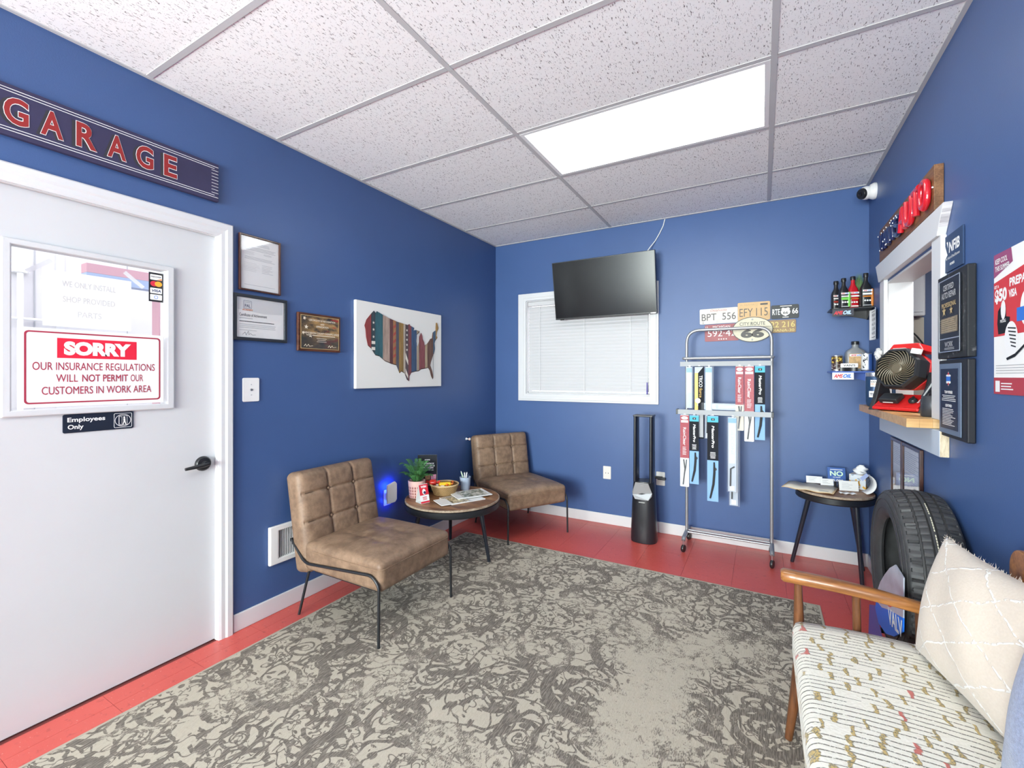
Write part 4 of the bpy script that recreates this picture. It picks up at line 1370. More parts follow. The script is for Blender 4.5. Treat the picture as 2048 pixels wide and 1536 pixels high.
big = b.math('MULTIPLY', b.math('MAXIMUM', sp1, b.math('MAXIMUM', leaf, leaf2)), 0.82)
fine = b.math('MULTIPLY', b.math('MAXIMUM', b.math('MAXIMUM', fl, fl2), b.math('MAXIMUM', b.math('MAXIMUM', vine, stem), sp2)), 0.80)
pat = b.math('MAXIMUM', big, fine)
vx = b.sep(v)
# worn area in the middle of the rug: a shape of its own
dx = b.math('SUBTRACT', vx[0], -0.42)
dy = b.math('SUBTRACT', vx[1], 2.05)
rad = b.math('SQRT', b.math('ADD', b.math('MULTIPLY', dx, b.math('MULTIPLY', dx, 7.0)), b.math('MULTIPLY', b.math('MULTIPLY', dy, dy), .8)))
rad = b.math('ADD', rad, b.math('MULTIPLY', b.math('SUBTRACT', b.noise(v, 3.4, 4, .6), .5), 1.7))
keep = b.math('ADD', b.math('MULTIPLY', b.ss(rad, .15, .75), .72), .28)
fade = b.math('ADD', b.math('MULTIPLY', b.ss(b.noise(b.mapping(v, (1, 1, 1), (0, 0, 0), (9, 2, 0)), 2.6, 4, .65), .36, .56), .5), .5)
pat = b.math('MULTIPLY', pat, b.math('MULTIPLY', keep, fade))
# weave: short threads along the length of the rug drop in and out
th1 = b.noise(b.mapping(v, (300, 75, 1)), 1.0, 2, .6)
th2 = b.noise(b.mapping(v, (230, 22, 1), (0, 0, 0), (3, 1, 0)), 1.0, 2, .6)
blot = b.noise(v, 24, 4, .7)
patch = b.noise(v, 4.5, 4, .6)
t_ = b.math('ADD', b.math('MULTIPLY', b.math('SUBTRACT', th1, .5), 1.25), b.math('MULTIPLY', b.math('SUBTRACT', th2, .5), .75))
t_ = b.math('ADD', t_, b.math('MULTIPLY', b.math('SUBTRACT', blot, .5), 1.0))
t_ = b.math('ADD', t_, b.math('MULTIPLY', b.math('SUBTRACT', patch, .5), .45))
mask = b.ss(b.math('ADD', b.math('MULTIPLY', pat, .82), b.math('MULTIPLY', t_, .92)), .21, .46)
light = b.mix(th2, (0.37, 0.325, 0.258), (0.54, 0.485, 0.395))
darkc = b.mix(b.ss(th2, .40, .66), (0.128, 0.110, 0.092), (0.255, 0.222, 0.188))
b.color(b.mix(mask, light, darkc))
b.bump(th1, .5, .003)
rug = thing('area_rug', 'large beige and grey-brown area rug with a faded scroll pattern', 'rug')
G().box(RUG[0] + .012, RUG[1] - .012, RUG[2] + .012, RUG[3] - .012, 0.0, 0.004).obj('pile', m_rug, rug, bevel=.002)
G().ring(RUG, (RUG[0] + .012, RUG[1] - .012, RUG[2] + .012, RUG[3] - .012), 0.0, 0.0038).obj('bound_edge', mat('rug_binding', (.40, .35, .28), .9), rug, bevel=.002)

# ================================================================== LOUNGE CHAIRS
m_le, b = nmat('worn_brown_leather', 0.50, spec=.4)
v = b.obj()
n1 = b.noise(v, 7, 6, .7)
n2 = b.noise(v, 26, 5, .7)
f = b.math('ADD', b.math('MULTIPLY', n1, .6), b.math('MULTIPLY', n2, .4))
b.color(b.mix(b.ss(f, .36, .66), (0.160, 0.100, 0.064), (0.290, 0.190, 0.124)))
b.bump(b.noise(v, 150, 3), .12, .002)

m_st = mat('dark_leather_stitch', (0.075, 0.045, 0.028), .6)

def tuft(us, vs, depth, wdt, hu, hv):
    """groove depth at (u, v) for a grid of stitched lines with buttons"""
    def f(u, v):
        d = 0.0
        for a in us:
            d = max(d, depth * math.exp(-((u - a) / wdt) ** 2))
        for a in vs:
            d = max(d, depth * math.exp(-((v - a) / wdt) ** 2))
        for a in us:
            for c in vs:
                d = max(d, depth * 2.3 * math.exp(-(((u - a) ** 2 + (v - c) ** 2) / (wdt * 2.1) ** 2)))
        return d
    return f

def make_chair(name, label):
    t = thing(name, label, 'chair', group='brown tufted lounge chairs')
    W = 0.560
    # seat: x -0.20..0.30, z 0.262..0.415
    sx_, sz_ = 0.590, 0.150
    def fs(p):
        x, y, z = p
        if z > 0:
            k = (1 - (2 * x / sx_) ** 4) * (1 - (2 * y / W) ** 4)
            z += 0.026 * max(0, k)
            for a in (-.06, .09):
                for c in (-.09, .09):
                    z -= 0.008 * math.exp(-((x - a) ** 2 + (y - c) ** 2) / .0016)
            z -= 0.003 * (math.exp(-((y - .09) / .012) ** 2) + math.exp(-((y + .09) / .012) ** 2)) * (1 if abs(x) < .2 else 0)
        return Vector((x, y, z))
    me = rcube(sx_, W, sz_, .028, 44, fs)
    link('seat', me, m_le, t, smooth='all', loc=(0.027, 0, 0.332))
    # seat seam piping
    G().tube(fillet([(-.20, -W / 2 - .001, .372), (.305, -W / 2 - .001, .372), (.3225, -W / 2 + .02, .372), (.3225, W / 2 - .02, .372), (.305, W / 2 + .001, .372), (-.20, W / 2 + .001, .372)], .02), .0022, 6).obj('seam', m_le, t, smooth=True)
    # back: slab leaning 10 degrees
    bh, bt = 0.565, 0.125
    tf_ = tuft((-W / 6, W / 6), (-.005, .155), .0085, .0085, 0, 0)
    def fb(p):
        x, y, z = p
        if x > 0.02:
            k = (1 - (2 * y / W) ** 6) * (1 - (2 * z / bh) ** 6)
            # each panel puffs out between the stitches
            cells = abs(math.sin(PI * (y + W / 2) / (W / 3))) * (0.4 + 0.6 * abs(math.sin(PI * (z + .165) / .16)))
            x += max(0, k) * (0.013 + 0.006 * cells)
            if z > -.16:
                x -= tf_(y, z) * (1 if abs(y) < W / 2 - .012 else 0)
        return Vector((x, y, z))
    me = rcube(bt, W, bh, .036, 100, fb)
    bo = link('backrest', me, m_le, t, smooth='all')
    bo.location = (-0.336, 0, 0.505)
    bo.rotation_euler = (0, math.radians(-10), 0)
    for uy in (-W / 6, W / 6):
        G().tube([(bt / 2 + .0055, uy, -.14), (bt / 2 + .0045, uy, -.02), (bt / 2 + .0045, uy, .17), (bt / 2 + .004, uy, .25)], .0018, 6).obj('stitch_line', m_st, bo)
    for vz in (-.005, .155):
        G().tube([(bt / 2 + .004, -W / 2 + .03, vz), (bt / 2 + .0045, 0, vz), (bt / 2 + .004, W / 2 - .03, vz)], .0018, 6).obj('stitch_line', m_st, bo)
    for uy in (-W / 6, W / 6):
        for vz in (-.005, .155):
            G().lathe([(.0075, 0), (.006, .003), (.001, .004)], 12).xf(Matrix.Translation((bt / 2 + .004, uy, vz)) @ Matrix.Rotation(PI / 2, 4, 'Y')).obj('button', m_le, bo, smooth=True)
    # frame
    for s_ in (-1, 1):
        y = s_ * (W / 2 + .008)
        pts = fillet([(-.382, y - s_ * .012, .405), (-.245, y, .300), (.268, y, .343), (.318, y, .300), (.320, y + s_ * .004, 0.0)], .045, 6)
        G().tube(pts, .0075, 10).obj('leg', BLACK, t, smooth=True)
        G().tube([(-.245, y - s_ * .03, .262), (-.305, y - s_ * .006, 0.0)], .0075, 10).obj('leg', BLACK, t, smooth=True)
    G().tube([(-.382, -W / 2, .405), (-.382, W / 2, .405)], .0070, 8).obj('rear_bar', BLACK, t, smooth=True)
    G().box(-.21, .26, -W / 2 + .03, W / 2 - .03, .246, .262).obj('seat_base', BLACK, t)
    return t
ch1 = make_chair('lounge_chair', 'brown tufted leather armless chair nearest the door, by the wall vent')
ch1.location = (-1.960, 1.880, 0.0042)
ch2 = copy_tree(ch1)
ch2['label'] = 'brown tufted leather armless chair set diagonally in the far corner'
ch2.location = (-1.876, 3.476, 0.0042)
ch2.rotation_euler = (0, 0, math.radians(-31))

# ================================================================== COFFEE TABLE
m_top = wood_mat('rustic_walnut_top', (0.10, 0.040, 0.018), (0.36, 0.175, 0.075), .42, (3, 22, 22))
m_rim = wood_mat('pale_worn_edge', (0.22, 0.15, 0.10), (0.48, 0.38, 0.28), .6, (20, 20, 40))
m_leg = mat('blue_black_steel', (0.014, 0.018, 0.028), .32, spec=.6)
def round_table(name, label, c, r, z, feet, toprad, band):
    t = thing(name, label, 'table', (c[0], c[1], 0))
    G().lathe([(r - .012, z - .016), (r - .010, z), (0.0, z)], 64).obj('tabletop', m_top, t)
    G().lathe([(r - .0118, z - .014), (r - .004, z - .013), (r - .003, z - .001), (r - .0098, z + .0006)], 64, caps=False).obj('edge_trim', m_rim, t, smooth=True)
    G().lathe([(r - .035, z - .018 - band), (r - .006, z - .018 - band), (r - .001, z - .018 - band + .006), (r - .001, z - .019), (r - .012, z - .0165)], 64, caps=False).obj('rim_band', BLACK, t, smooth=True)
    for fx, fy in feet:
        d = Vector((fx - c[0], fy - c[1], 0))
        top = d.normalized() * toprad
        fl_ = .0042 if (RUG[0] < fx < RUG[1] and fy < RUG[3]) else 0.0
        G().tube([(d.x, d.y, fl_), (d.x, d.y, fl_ + .004), (top.x, top.y, z - .018)], [.0115, .012, .017], 14).obj('leg', m_leg, t, smooth=True)
    return t
CT = (-2.03, 2.71)
round_table('coffee_table', 'round rustic wood coffee table with a black band between the two brown chairs', CT, .355, .430, [(-1.716, 2.722), (-2.232, 2.945), (-2.235, 2.47)], .235, .045)
ST = (.425, 3.70)
round_table('side_table', 'small round wood table on three black legs beside the tire', ST, .222, .570, [(.190, 3.80), (.560, 3.590), (.605, 3.862)], .135, .040)

# ---- fern in a pink patterned pot
m_pot, b = nmat('pink_grid_pot', .5)
v = b.obj()
xyz = b.sep(v)
ang = b.math('ARCTAN2', xyz[1], xyz[0])
u = b.math('FRACT', b.math('MULTIPLY', ang, 20 / (2 * PI)))
w2 = b.math('FRACT', b.math('MULTIPLY', xyz[2], 46))
inr = b.math('MULTIPLY', b.math('MULTIPLY', b.math('GREATER_THAN', u, .42), b.math('GREATER_THAN', w2, .26)), b.math('LESS_THAN', xyz[2], .093))
b.color(b.mix(inr, (0.74, 0.47, 0.42), (0.30, 0.10, 0.09)))
PX, PYY, TZ = -2.265, 2.575, 0.4305
s = thing('potted_fern', 'green fern in a pink patterned pot on the coffee table', 'plant', (PX, PYY, TZ))
G().lathe([(.050, 0), (.054, .004), (.062, .10), (.064, .126), (.060, .128), (.056, .10), (0.0, .098)], 40).obj('pot', m_pot, s, smooth=True)
G().lathe([(.056, .105), (.030, .110), (0, .112)], 20).obj('soil', mat('dark_soil', (.03, .02, .015), .9), s)
m_fern = mat('fern_green', (0.050, 0.17, 0.045), .5, var=.35, vscale=30)
for k in range(17):
    a = 2 * PI * k / 17 + random.uniform(-.2, .2)
    ln = random.uniform(.10, .165)
    rise = random.uniform(.09, .19)
    g = G()
    pts = []
    for i in range(12):
        q = i / 11
        rr = .015 + ln * q ** 1.1 * .85
        zz = .105 + rise * math.sin(q * 1.75) * .95 - .02 * q * q
        pts.append(Vector((rr * math.cos(a), rr * math.sin(a), zz)))
    if PX + pts[-1].x < XL + .02:
        pts = [Vector((p.x * .55, p.y, p.z + abs(p.x) * .45)) for p in pts]
    g.tube(pts, [.0016] * 6 + [.0009] * 6, 5)
    for i in range(2, 12):
        tg = (pts[i] - pts[i - 1]).normalized()
        sd = tg.cross(Vector((0, 0, 1))).normalized()
        L_ = .034 * math.sin(PI * (i + .5) / 13) + .006
        for sgn in (-1, 1):
            for off in (0, .5):
                o_ = pts[i - 1].lerp(pts[i], off)
                tip = o_ + (sd * sgn * .9 + tg * .55).normalized() * L_ + Vector((0, 0, -.004))
                md = o_.lerp(tip, .45) + tg * .0042 + Vector((0, 0, .002))
                md2 = o_.lerp(tip, .45) - tg * .0042 + Vector((0, 0, .002))
                g.add([o_, md, tip, md2], [(0, 1, 2, 3)])
    g.obj('frond', m_fern, s, fix=False)

# ---- tent cards
def tent(name, label, loc, rotz, w_, h_, d, face, back=WPLASTIC):
    s = thing(name, label, 'card', loc, rotz)
    th = .0015
    lean = d / 2
    for sg, m_ in ((-1, face), (1, back)):
        G().add([(-w_ / 2, sg * lean, 0), (w_ / 2, sg * lean, 0), (w_ / 2, sg * .002, h_), (-w_ / 2, sg * .002, h_),
                 (-w_ / 2, sg * (lean - th), 0.0), (w_ / 2, sg * (lean - th), 0.0), (w_ / 2, sg * .0005, h_), (-w_ / 2, sg * .0005, h_)],
                [(0, 1, 2, 3), (7, 6, 5, 4), (0, 4, 5, 1), (1, 5, 6, 2), (2, 6, 7, 3), (3, 7, 4, 0)]).obj('panel', m_, s)
    G().box(-w_ / 2, w_ / 2, -lean + th, lean - th, 0, .001).obj('base_flap', back, s)
    return s, lean
def on_tent(s, lean, h_, fn):
    """run fn with a helper that moves flat print onto the tilted front panel"""
    before = set(s.children)
    fn(s)
    M_ = Matrix(((1, 0, 0, 0), (0, (lean - .002) / h_, -1, -lean - .0006), (0, 1, 0, 0), (0, 0, 0, 1)))
    for c in s.children:
        if c not in before:
            M2 = c.matrix_basis.copy()
            c.data.transform(M_ @ M2)
            c.matrix_basis = Matrix.Identity(4)
s, ln = tent('tent_card', 'tall black tent card with food pictures behind the fern', (-2.312, 2.755, TZ), math.radians(33), .150, .285, .085, m_mp)
def f1(s):
    utext(s, 'lettering', 'BECOME', 0, .247, 0, WHITEPRINT, w=.040, h=.008, bold=.02)
    for i, (tx, wd) in enumerate((('GET 2 MONTHS OF', .105), ('MEAL KITS ON US', .115), ('WHEN YOU JOIN', .095))):
        utext(s, 'lettering', tx, 0.0, .218 - i * .017, 0, WHITEPRINT, w=wd, h=.013, bold=.04)
    ulines(s, 'small_print', -.05, .05, .165, .172, 1, 0, WHITEPRINT, .4, 0)
    for (x, z, col) in ((.05, .115, (.55, .20, .30)), (.005, .115, (.45, .22, .10)), (.05, .070, (.5, .45, .4)), (.0, .070, (.35, .12, .10)), (-.05, .10, (.3, .3, .28))):
        flat(s, 'picture', [rect(x - .02, x + .02, z - .02, z + .02)], 0.0001, mat('picture_%d' % int(x * 1000 + z * 7000), col, .5, var=.5, vscale=90))
on_tent(s, ln, .285, f1)
s, ln = tent('tent_card', 'small red and white tent card at the front of the coffee table', (-2.135, 2.492, TZ), math.radians(72), .072, .130, .075, WPLASTIC)
def f2(s):
    flat(s, 'red_field', [rect(-.036, .036, .055, .128)], 0.0, REDPRINT)
    utext(s, 'lettering', 'WIN', 0, .112, .0003, WHITEPRINT, w=.045, h=.016, bold=.04)
    flat(s, 'picture', [ell(.0, .078, .014, .02, 16)], .0004, WHITEPRINT)
    flat(s, 'picture', [ell(.004, .072, .010, .010, 12)], .0006, NAVYPRINT)
    ulines(s, 'small_print', -.02, .02, .022, .046, 3, .0003, REDPRINT, .5, .3, 'C')
    flat(s, 'red_strip', [rect(-.036, .036, .002, .014)], 0.0003, REDPRINT)
on_tent(s, ln, .130, f2)

# ---- wicker basket of sweets
m_wick, b = nmat('woven_wicker', .6)
v = b.obj()
xyz = b.sep(v)
ang = b.math('MULTIPLY', b.math('ARCTAN2', xyz[1], xyz[0]), 44 / (2 * PI))
row = b.math('MULTIPLY', xyz[2], 150)
wv = b.math('MULTIPLY', b.math('SINE', b.math('MULTIPLY', ang, 6.283)), b.math('SINE', b.math('MULTIPLY', row, PI)))
rr_ = b.math('ABSOLUTE', b.math('SINE', b.math('MULTIPLY', row, PI)))
hgt = b.math('ADD', b.math('MULTIPLY', wv, .5), rr_)
b.color(b.mix(b.ss(hgt, -.1, 1.2), (0.20, 0.10, 0.03), (0.62, 0.40, 0.17)))
b.bump(hgt, .9, .004)
BX, BY = -2.135, 2.745
s = thing('wicker_basket', 'round wicker basket filled with sweets on the coffee table', 'basket', (BX, BY, TZ))
G().lathe([(.075, 0), (.082, .004), (.098, .045), (.108, .078), (.104, .078), (.094, .045), (.078, .012), (0, .010)], 56).obj('bowl', m_wick, s, smooth=True)
G().tube([(.106 * math.cos(2 * PI * k / 48), .106 * math.sin(2 * PI * k / 48), .079) for k in range(48)], .0058, 8, closed=True).obj('rim', mat('pale_wicker_rim', (.60, .42, .22), .6, bump=.5, bscale=150), s, smooth=True)
m_red = mat('red_wrapper', (.55, .03, .02), .25, var=.3, vscale=60)
m_yel = mat('yellow_wrapper', (.85, .50, .02), .3)
m_or = mat('orange_wrapper', (.70, .16, .02), .25)
m_wr = mat('pale_wrapper', (.75, .68, .60), .3)
def candy(label, loc, rot, size, m_, twist=True):
    s = thing('wrapped_candy', label, 'candy', group='sweets in the wicker basket')
    s.matrix_world = Matrix.Translation(loc) @ Matrix.Rotation(rot[2], 4, 'Z') @ Matrix.Rotation(rot[0], 4, 'X')
    me = rcube(size[0], size[1], size[2], min(size) * .42, 8)
    link('body', me, m_, s, smooth='all')
    if twist:
        for sg in (-1, 1):
            G().add([(sg * size[0] * .45, 0, 0), (sg * size[0] * .95, size[1] * .5, .003), (sg * size[0] * .98, 0, -.002), (sg * size[0] * .95, -size[1] * .5, .004)], [(0, 1, 2), (0, 2, 3)]).obj('twist_end', m_, s, fix=False)
    return s
candy('yellow crescent-shaped sweet packet lying on top of the basket', (BX + .020, BY - .020, TZ + .082), (0.1, 0, .75), (.095, .042, .030), m_yel, False)
candy('large red sweet wrapper standing at the left rim of the basket', (BX - .065, BY - .060, TZ + .096), (.6, 0, .4), (.055, .040, .034), m_red)
k = 0
SWEET = [('red', m_red), ('orange', m_or), ('pale', m_wr)]
for i in range(13):
    a = i * 2.4
    rad_ = .022 + .0048 * i
    q, mm = SWEET[(i * 5) % 3]
    candy('small %s wrapped sweet in the wicker basket' % q, (BX + rad_ * math.cos(a), BY + rad_ * math.sin(a), TZ + .068 + .007 * (i % 3)), (random.uniform(-.4, .4), 0, random.uniform(0, 3)), (.032, .020, .016), mm)
for i in range(6):
    a = i * 1.05 + .4
    q, mm = SWEET[i % 2]
    candy('small %s wrapped sweet in the wicker basket' % q, (BX + .035 * math.cos(a), BY + .035 * math.sin(a), TZ + .030), (.1, 0, a), (.034, .024, .024), mm)

# ---- cup of pens
PCX, PCY = -2.075, 2.935
s = thing('pen_cup', 'grey-blue plastic cup holding pens on the coffee table', 'cup', (PCX, PCY, TZ))
G().lathe([(.034, 0), (.036, .003), (.044, .098), (.045, .102), (.042, .102), (.034, .006), (0, .005)], 32).obj('cup', mat('grey_blue_plastic', (.36, .42, .53), .45), s, smooth=True)
for i, (m_, lab) in enumerate(((NAVYPRINT, 'dark blue pen leaning left in the grey-blue cup'), (WPLASTIC, 'white pen in the middle of the grey-blue cup'), (mat('pale_green_pen', (.5, .62, .45), .4), 'pale green pen in the grey-blue cup'), (WPLASTIC, 'white pen with a clip leaning right in the grey-blue cup'))):
    a = i * 1.7
    s = thing('pen', lab, 'pen', (PCX, PCY, TZ), group='pens in the cup')
    p0, p1 = Vector((-.012 * math.cos(a), -.012 * math.sin(a), .008)), Vector((.034 * math.cos(a), .030 * math.sin(a), .125 + .006 * i))
    G().tube([p0, p0.lerp(p1, .8), p0.lerp(p1, .82), p1], [.0045, .0045, .0052, .005], 8).obj('barrel', m_, s, smooth=True)
    G().tube([p1, p1 + (p1 - p0).normalized() * .008], .0026, 8).obj('clicker', DARKG if i != 2 else WPLASTIC, s)

# ---- magazines
def magazine(label, loc, rotz, w_, h_, th, pic, picr):
    s = thing('magazine', label, 'magazine', loc, rotz, group='magazines on the coffee table')
    G().box(-w_ / 2, w_ / 2, -h_ / 2, h_ / 2, 0, th).obj('pages', PAPER, s)
    G().box(-w_ / 2 - .001, w_ / 2 + .001, -h_ / 2 - .001, h_ / 2 + .001, th + .0001, th + .0008).obj('cover', mat('glossy_white_cover', (.80, .80, .78), .25), s)
    flat(s, 'cover_picture', [rect(*picr)], th + .0012, pic)
    return s
def photo(name, c1, c2, sc):
    m_, b = nmat(name, .3)
    n_ = b.noise(b.obj(), sc, 4, .65)
    b.color(b.mix(b.ss(n_, .40, .60), c1, c2))
    return m_
magazine('lowest magazine with a dark strip under the others on the coffee table', (-1.935, 2.700, TZ), math.radians(63), .275, .205, .004, photo('dark_cover_photo', (.03, .04, .05), (.5, .42, .34), 30), (-.135, .02, -.09, .09))
magazine('magazine with a food photo strip at the front edge of the coffee table', (-1.955, 2.595, TZ + .0055), math.radians(60), .215, .155, .004, photo('food_cover_photo', (.10, .07, .03), (.75, .62, .38), 55), (-.02, .105, -.075, .075))
magazine('white magazine with a green and grey photo on top of the stack', (-1.935, 2.805, TZ + .0115), math.radians(58), .275, .195, .004, photo('green_cover_photo', (.10, .12, .07), (.62, .60, .52), 26), (-.09, .115, -.08, .085))

# ================================================================== RIGHT SIDE
# ---- sign with tube letters
m_plank = wood_mat('brown_stained_plank', (0.115, 0.048, 0.018), (0.235, 0.110, 0.045), .5, (3, 40, 40))
s = thing('shop_name_sign', 'brown wooden plank sign with raised blue and red letters above the hatch', 'sign', m=wf('R', 2.95, 2.029))
ubox(s, 'plank', -0.505, 0.478, 0.0, 0.190, 0.001, 0.032, m_plank, .002)
m_lb2 = mat('glossy_navy_letter', (0.010, 0.018, 0.075), .12, coat=.6)
m_lr2 = mat('glossy_red_letter', (0.55, 0.010, 0.022), .14, coat=.6)
ST_ = {'V': [[(0, 1), (.5, 0), (1, 1)]], 'A': [[(0, 0), (.5, 1), (1, 0)], [(.22, .38), (.78, .38)]], 'N': [[(0, 0), (0, 1), (1, 0), (1, 1)]], "'": [[(.4, 1.05), (.3, .75)]],
       'S': [[(1, .85), (.75, 1), (.25, 1), (0, .8), (.15, .58), (.85, .42), (1, .2), (.75, 0), (.25, 0), (0, .15)]], 'U': [[(0, 1), (0, .25), (.25, 0), (.75, 0), (1, .25), (1, 1)]],
       'T': [[(0, 1), (1, 1)], [(.5, 1), (.5, 0)]], 'O': [[(.5, 0), (.9, .12), (1, .5), (.9, .88), (.5, 1), (.1, .88), (0, .5), (.1, .12), (.5, 0)]]}
x = -0.405
for i, ch in enumerate("VAN'S AUTO"):
    if ch == ' ':
        continue
    blue = i < 5
    wd = (.082 if ch != "'" else .026) if blue else .088
    hg, y0, rad_ = (.092, .040, .0125) if blue else (.116, .034, .0130)
    g = G()
    for st in ST_[ch]:
        pts = [(x + p[0] * wd, y0 + p[1] * hg, .032 + rad_) for p in st]
        g.tube(fillet(pts, .02, 4) if len(pts) > 2 else pts, rad_, 12)
    lo = g.obj('letter', m_lb2 if blue else m_lr2, s, smooth=True)
    if blue:
        for st in ST_[ch]:
            for p in st[:4]:
                G().lathe([(.0045, 0), (.0035, .002), (.0008, .003)], 8).xf(Matrix.Translation((x + p[0] * wd, y0 + p[1] * hg, .032 + rad_ * 2 - .0006))).obj('star_dot', WHITEPRINT, lo)
    x += wd + (.016 if blue else .022)
for u_, v_ in ((.462, .10), (-.490, .10), (.02, .165)):
    G().lathe([(.006, .032), (.005, .036), (.001, .037)], 12).xf(Matrix.Translation((u_, v_, 0))).obj('screw', SILVER, s)

# ---- flat signs and plaques near the hatch
s = thing('membership_sign', 'small navy sign reading NFIB above the black plaques', 'sign', m=wf('R', 2.3615, 1.828))
ubox(s, 'plate', -0.1035, 0.1035, -0.072, 0.074, 0.001, 0.006, mat('navy_sign', (0.030, 0.058, 0.130), .6, spec=.2), .001)
utext(s, 'lettering', 'NFIB', 0.020, 0.022, .0066, WHITEPRINT, w=.110, h=.042, bold=.03, shear=.1)
flat(s, 'logo_mark', [[(-.088, .008), (-.088, .052), (-.050, -.004), (-.088, -.022)], [(-.060, .048), (-.045, .048), (-.045, .022)]], .0066, WHITEPRINT)
utext(s, 'lettering', 'The Voice of Small Business', 0.0, -.018, .0066, WHITEPRINT, w=.150, h=.011)
utext(s, 'lettering', 'MEMBER', 0.0, -.046, .0066, WHITEPRINT, w=.048, h=.010, bold=.02)

m_marb, b = nmat('black_marbled_plaque', .55, spec=.2)
n_ = b.noise(b.obj(), 26, 6, .7)
b.color(b.mix(b.ss(n_, .56, .70), (0.018, 0.020, 0.024), (0.15, 0.15, 0.16)))
s = thing('repair_plaque', 'black marbled plaque reading CERTIFIED AUTO REPAIR with gold panel', 'plaque', m=wf('R', 2.300, 1.574))
ubox(s, 'board', -0.150, 0.150, -0.166, 0.162, 0.001, 0.026, m_marb, .004)
m_dk = mat('dark_glass_plate', (0.012, 0.016, 0.028), .45, spec=.2)
ubox(s, 'glass_plate', -0.115, 0.100, -0.140, 0.140, .0265, .031, m_dk, .001)
G().ring((-.117, .102, -.142, .142), (-.113, .098, -.138, .138), .0311, .0318).obj('silver_edge', SILVER, s)
zz = .0322
utext(s, 'lettering', 'CERTIFIED', -.010, .108, zz, GREYPRINT, w=.110, h=.022, bold=.02)
utext(s, 'lettering', 'AUTO REPAIR', -.008, .078, zz, GREYPRINT, w=.150, h=.024, bold=.02)
utext(s, 'lettering', 'PROFESSIONAL', -.006, .040, zz, GOLDPRINT, w=.150, h=.018, bold=.02)
flat(s, 'gold_emblem', [star(-.055, .018, .022), star(.02, .016, .018)], zz, GOLDPRINT)
flat(s, 'gold_panel', [rect(-.085, .085, -.068, -.010)], zz, mat('brushed_gold', (.26, .20, .12), .4, metal=.5, var=.3, vscale=50))
ulines(s, 'small_print', -.095, .085, -.066, -.012, 7, zz + .0003, mat('bronze_print', (.40, .32, .20), .4), .35, .2)
flat(s, 'silver_rule', [rect(-.113, .098, -.092, -.088)], zz, SILVER)
utext(s, 'lettering', 'WORK', -.005, -.112, zz, GREYPRINT, w=.085, h=.020, bold=.01)
ulines(s, 'small_print', -.06, .06, -.134, -.124, 2, zz, GREYPRINT, .4, .2, 'C')

s = thing('training_plaque', 'dark plaque with a small crest and white text below the marbled plaque', 'plaque', m=wf('R', 2.298, 1.254))
ubox(s, 'board', -0.144, 0.144, -0.152, 0.148, 0.001, 0.024, mat('black_lacquer', (0.010, 0.011, 0.016), .5, spec=.25), .004)
ubox(s, 'silver_plate', -0.128, 0.095, -0.138, 0.134, .0245, .027, mat('blue_silver_plate', (.13, .18, .27), .5, metal=.2), .001)
ubox(s, 'navy_plate', -0.108, 0.070, -0.118, 0.114, .0272, .029, mat('deep_navy_plate', (0.010, 0.020, 0.050), .45, spec=.2))
zz = .0294
flat(s, 'crest', [[(-.02 + x_ * .030, .075 + y_ * .030) for x_, y_ in ((-.8, .5), (-.3, .55), (0, .95), (.3, .55), (.8, .5), (.65, 0), (.8, -.55), (.3, -.6), (0, -.95), (-.3, -.6), (-.8, -.55), (-.65, 0))]], zz, WHITEPRINT)
flat(s, 'crest_band', [rect(-.042, .002, .066, .084)], zz + .0003, BLUEPRINT)
flat(s, 'crest_mark', [ell(-.02, .094, .007, .005, 12), ell(-.02, .056, .007, .005, 12)], zz + .0003, REDPRINT)
utext(s, 'lettering', 'TEAM MEMBER', -.019, .024, zz, WHITEPRINT, w=.085, h=.011, bold=.04)
ulines(s, 'small_print', -.092, .055, -.012, .014, 4, zz, WHITEPRINT, .35, .2, 'C')
utext(s, 'lettering', 'CERTIFIED', -.019, -.028, zz, WHITEPRINT, w=.068, h=.010, bold=.04)
ulines(s, 'small_print', -.085, .050, -.105, -.038, 11, zz, WHITEPRINT, .35, .35, 'L')

# ---- red poster
s = thing('promo_poster', 'red and white paper poster offering a prepaid card on the right wall', 'poster', m=wf('R', 1.845, 1.505))
pw, ph = .170, .222
ubox(s, 'sheet', -pw, pw, -ph, ph, 0.001, 0.0022, PAPER)
zz = .0026
m_pr = mat('poster_red', (.60, .025, .035), .45)
flat(s, 'plum_block', [[(-pw, .148), (-pw, ph), (-.055, ph), (-.045, .178)]], zz, mat('poster_plum', (.30, .06, .16), .45))
flat(s, 'red_field', [[(-pw, -.04), (pw, -.04), (pw, .172), (-pw, .132)]], zz, m_pr)
flat(s, 'red_strip', [rect(-pw, pw, -ph, -.170)], zz, mat('poster_dark_red', (.42, .03, .05), .45))
zz += .0003
utext(s, 'lettering', 'KEEP COOL\nTHIS SUMMER', -.112, .186, zz, WHITEPRINT, w=.095, h=.040, bold=.02, align='LEFT')
utext(s, 'lettering', 'GET A', -.150, .118, zz, WHITEPRINT, w=.032, h=.010, bold=.03)
utext(s, 'lettering', '$50', -.122, .086, zz, WHITEPRINT, w=.080, h=.046, bold=.05)
utext(s, 'lettering', 'PREPAID', .0, .118, zz, WHITEPRINT, w=.13, h=.026, bold=.04)
utext(s, 'lettering', 'VISA', -.045, .084, zz, WHITEPRINT, w=.050, h=.024, bold=.04)
flat(s, 'black_product', [[(-.140, .040), (-.118, .055), (-.088, .052), (-.086, .018), (-.062, .014), (-.066, -.032), (-.138, -.034), (-.145, .0)]], zz, m_mp)
flat(s, 'white_product', [ell(-.105, .040, .016, .030, 16), ell(-.055, -.055, .042, .055, 24), ell(.03, .03, .03, .05, 20)], zz + .0002, WHITEPRINT)
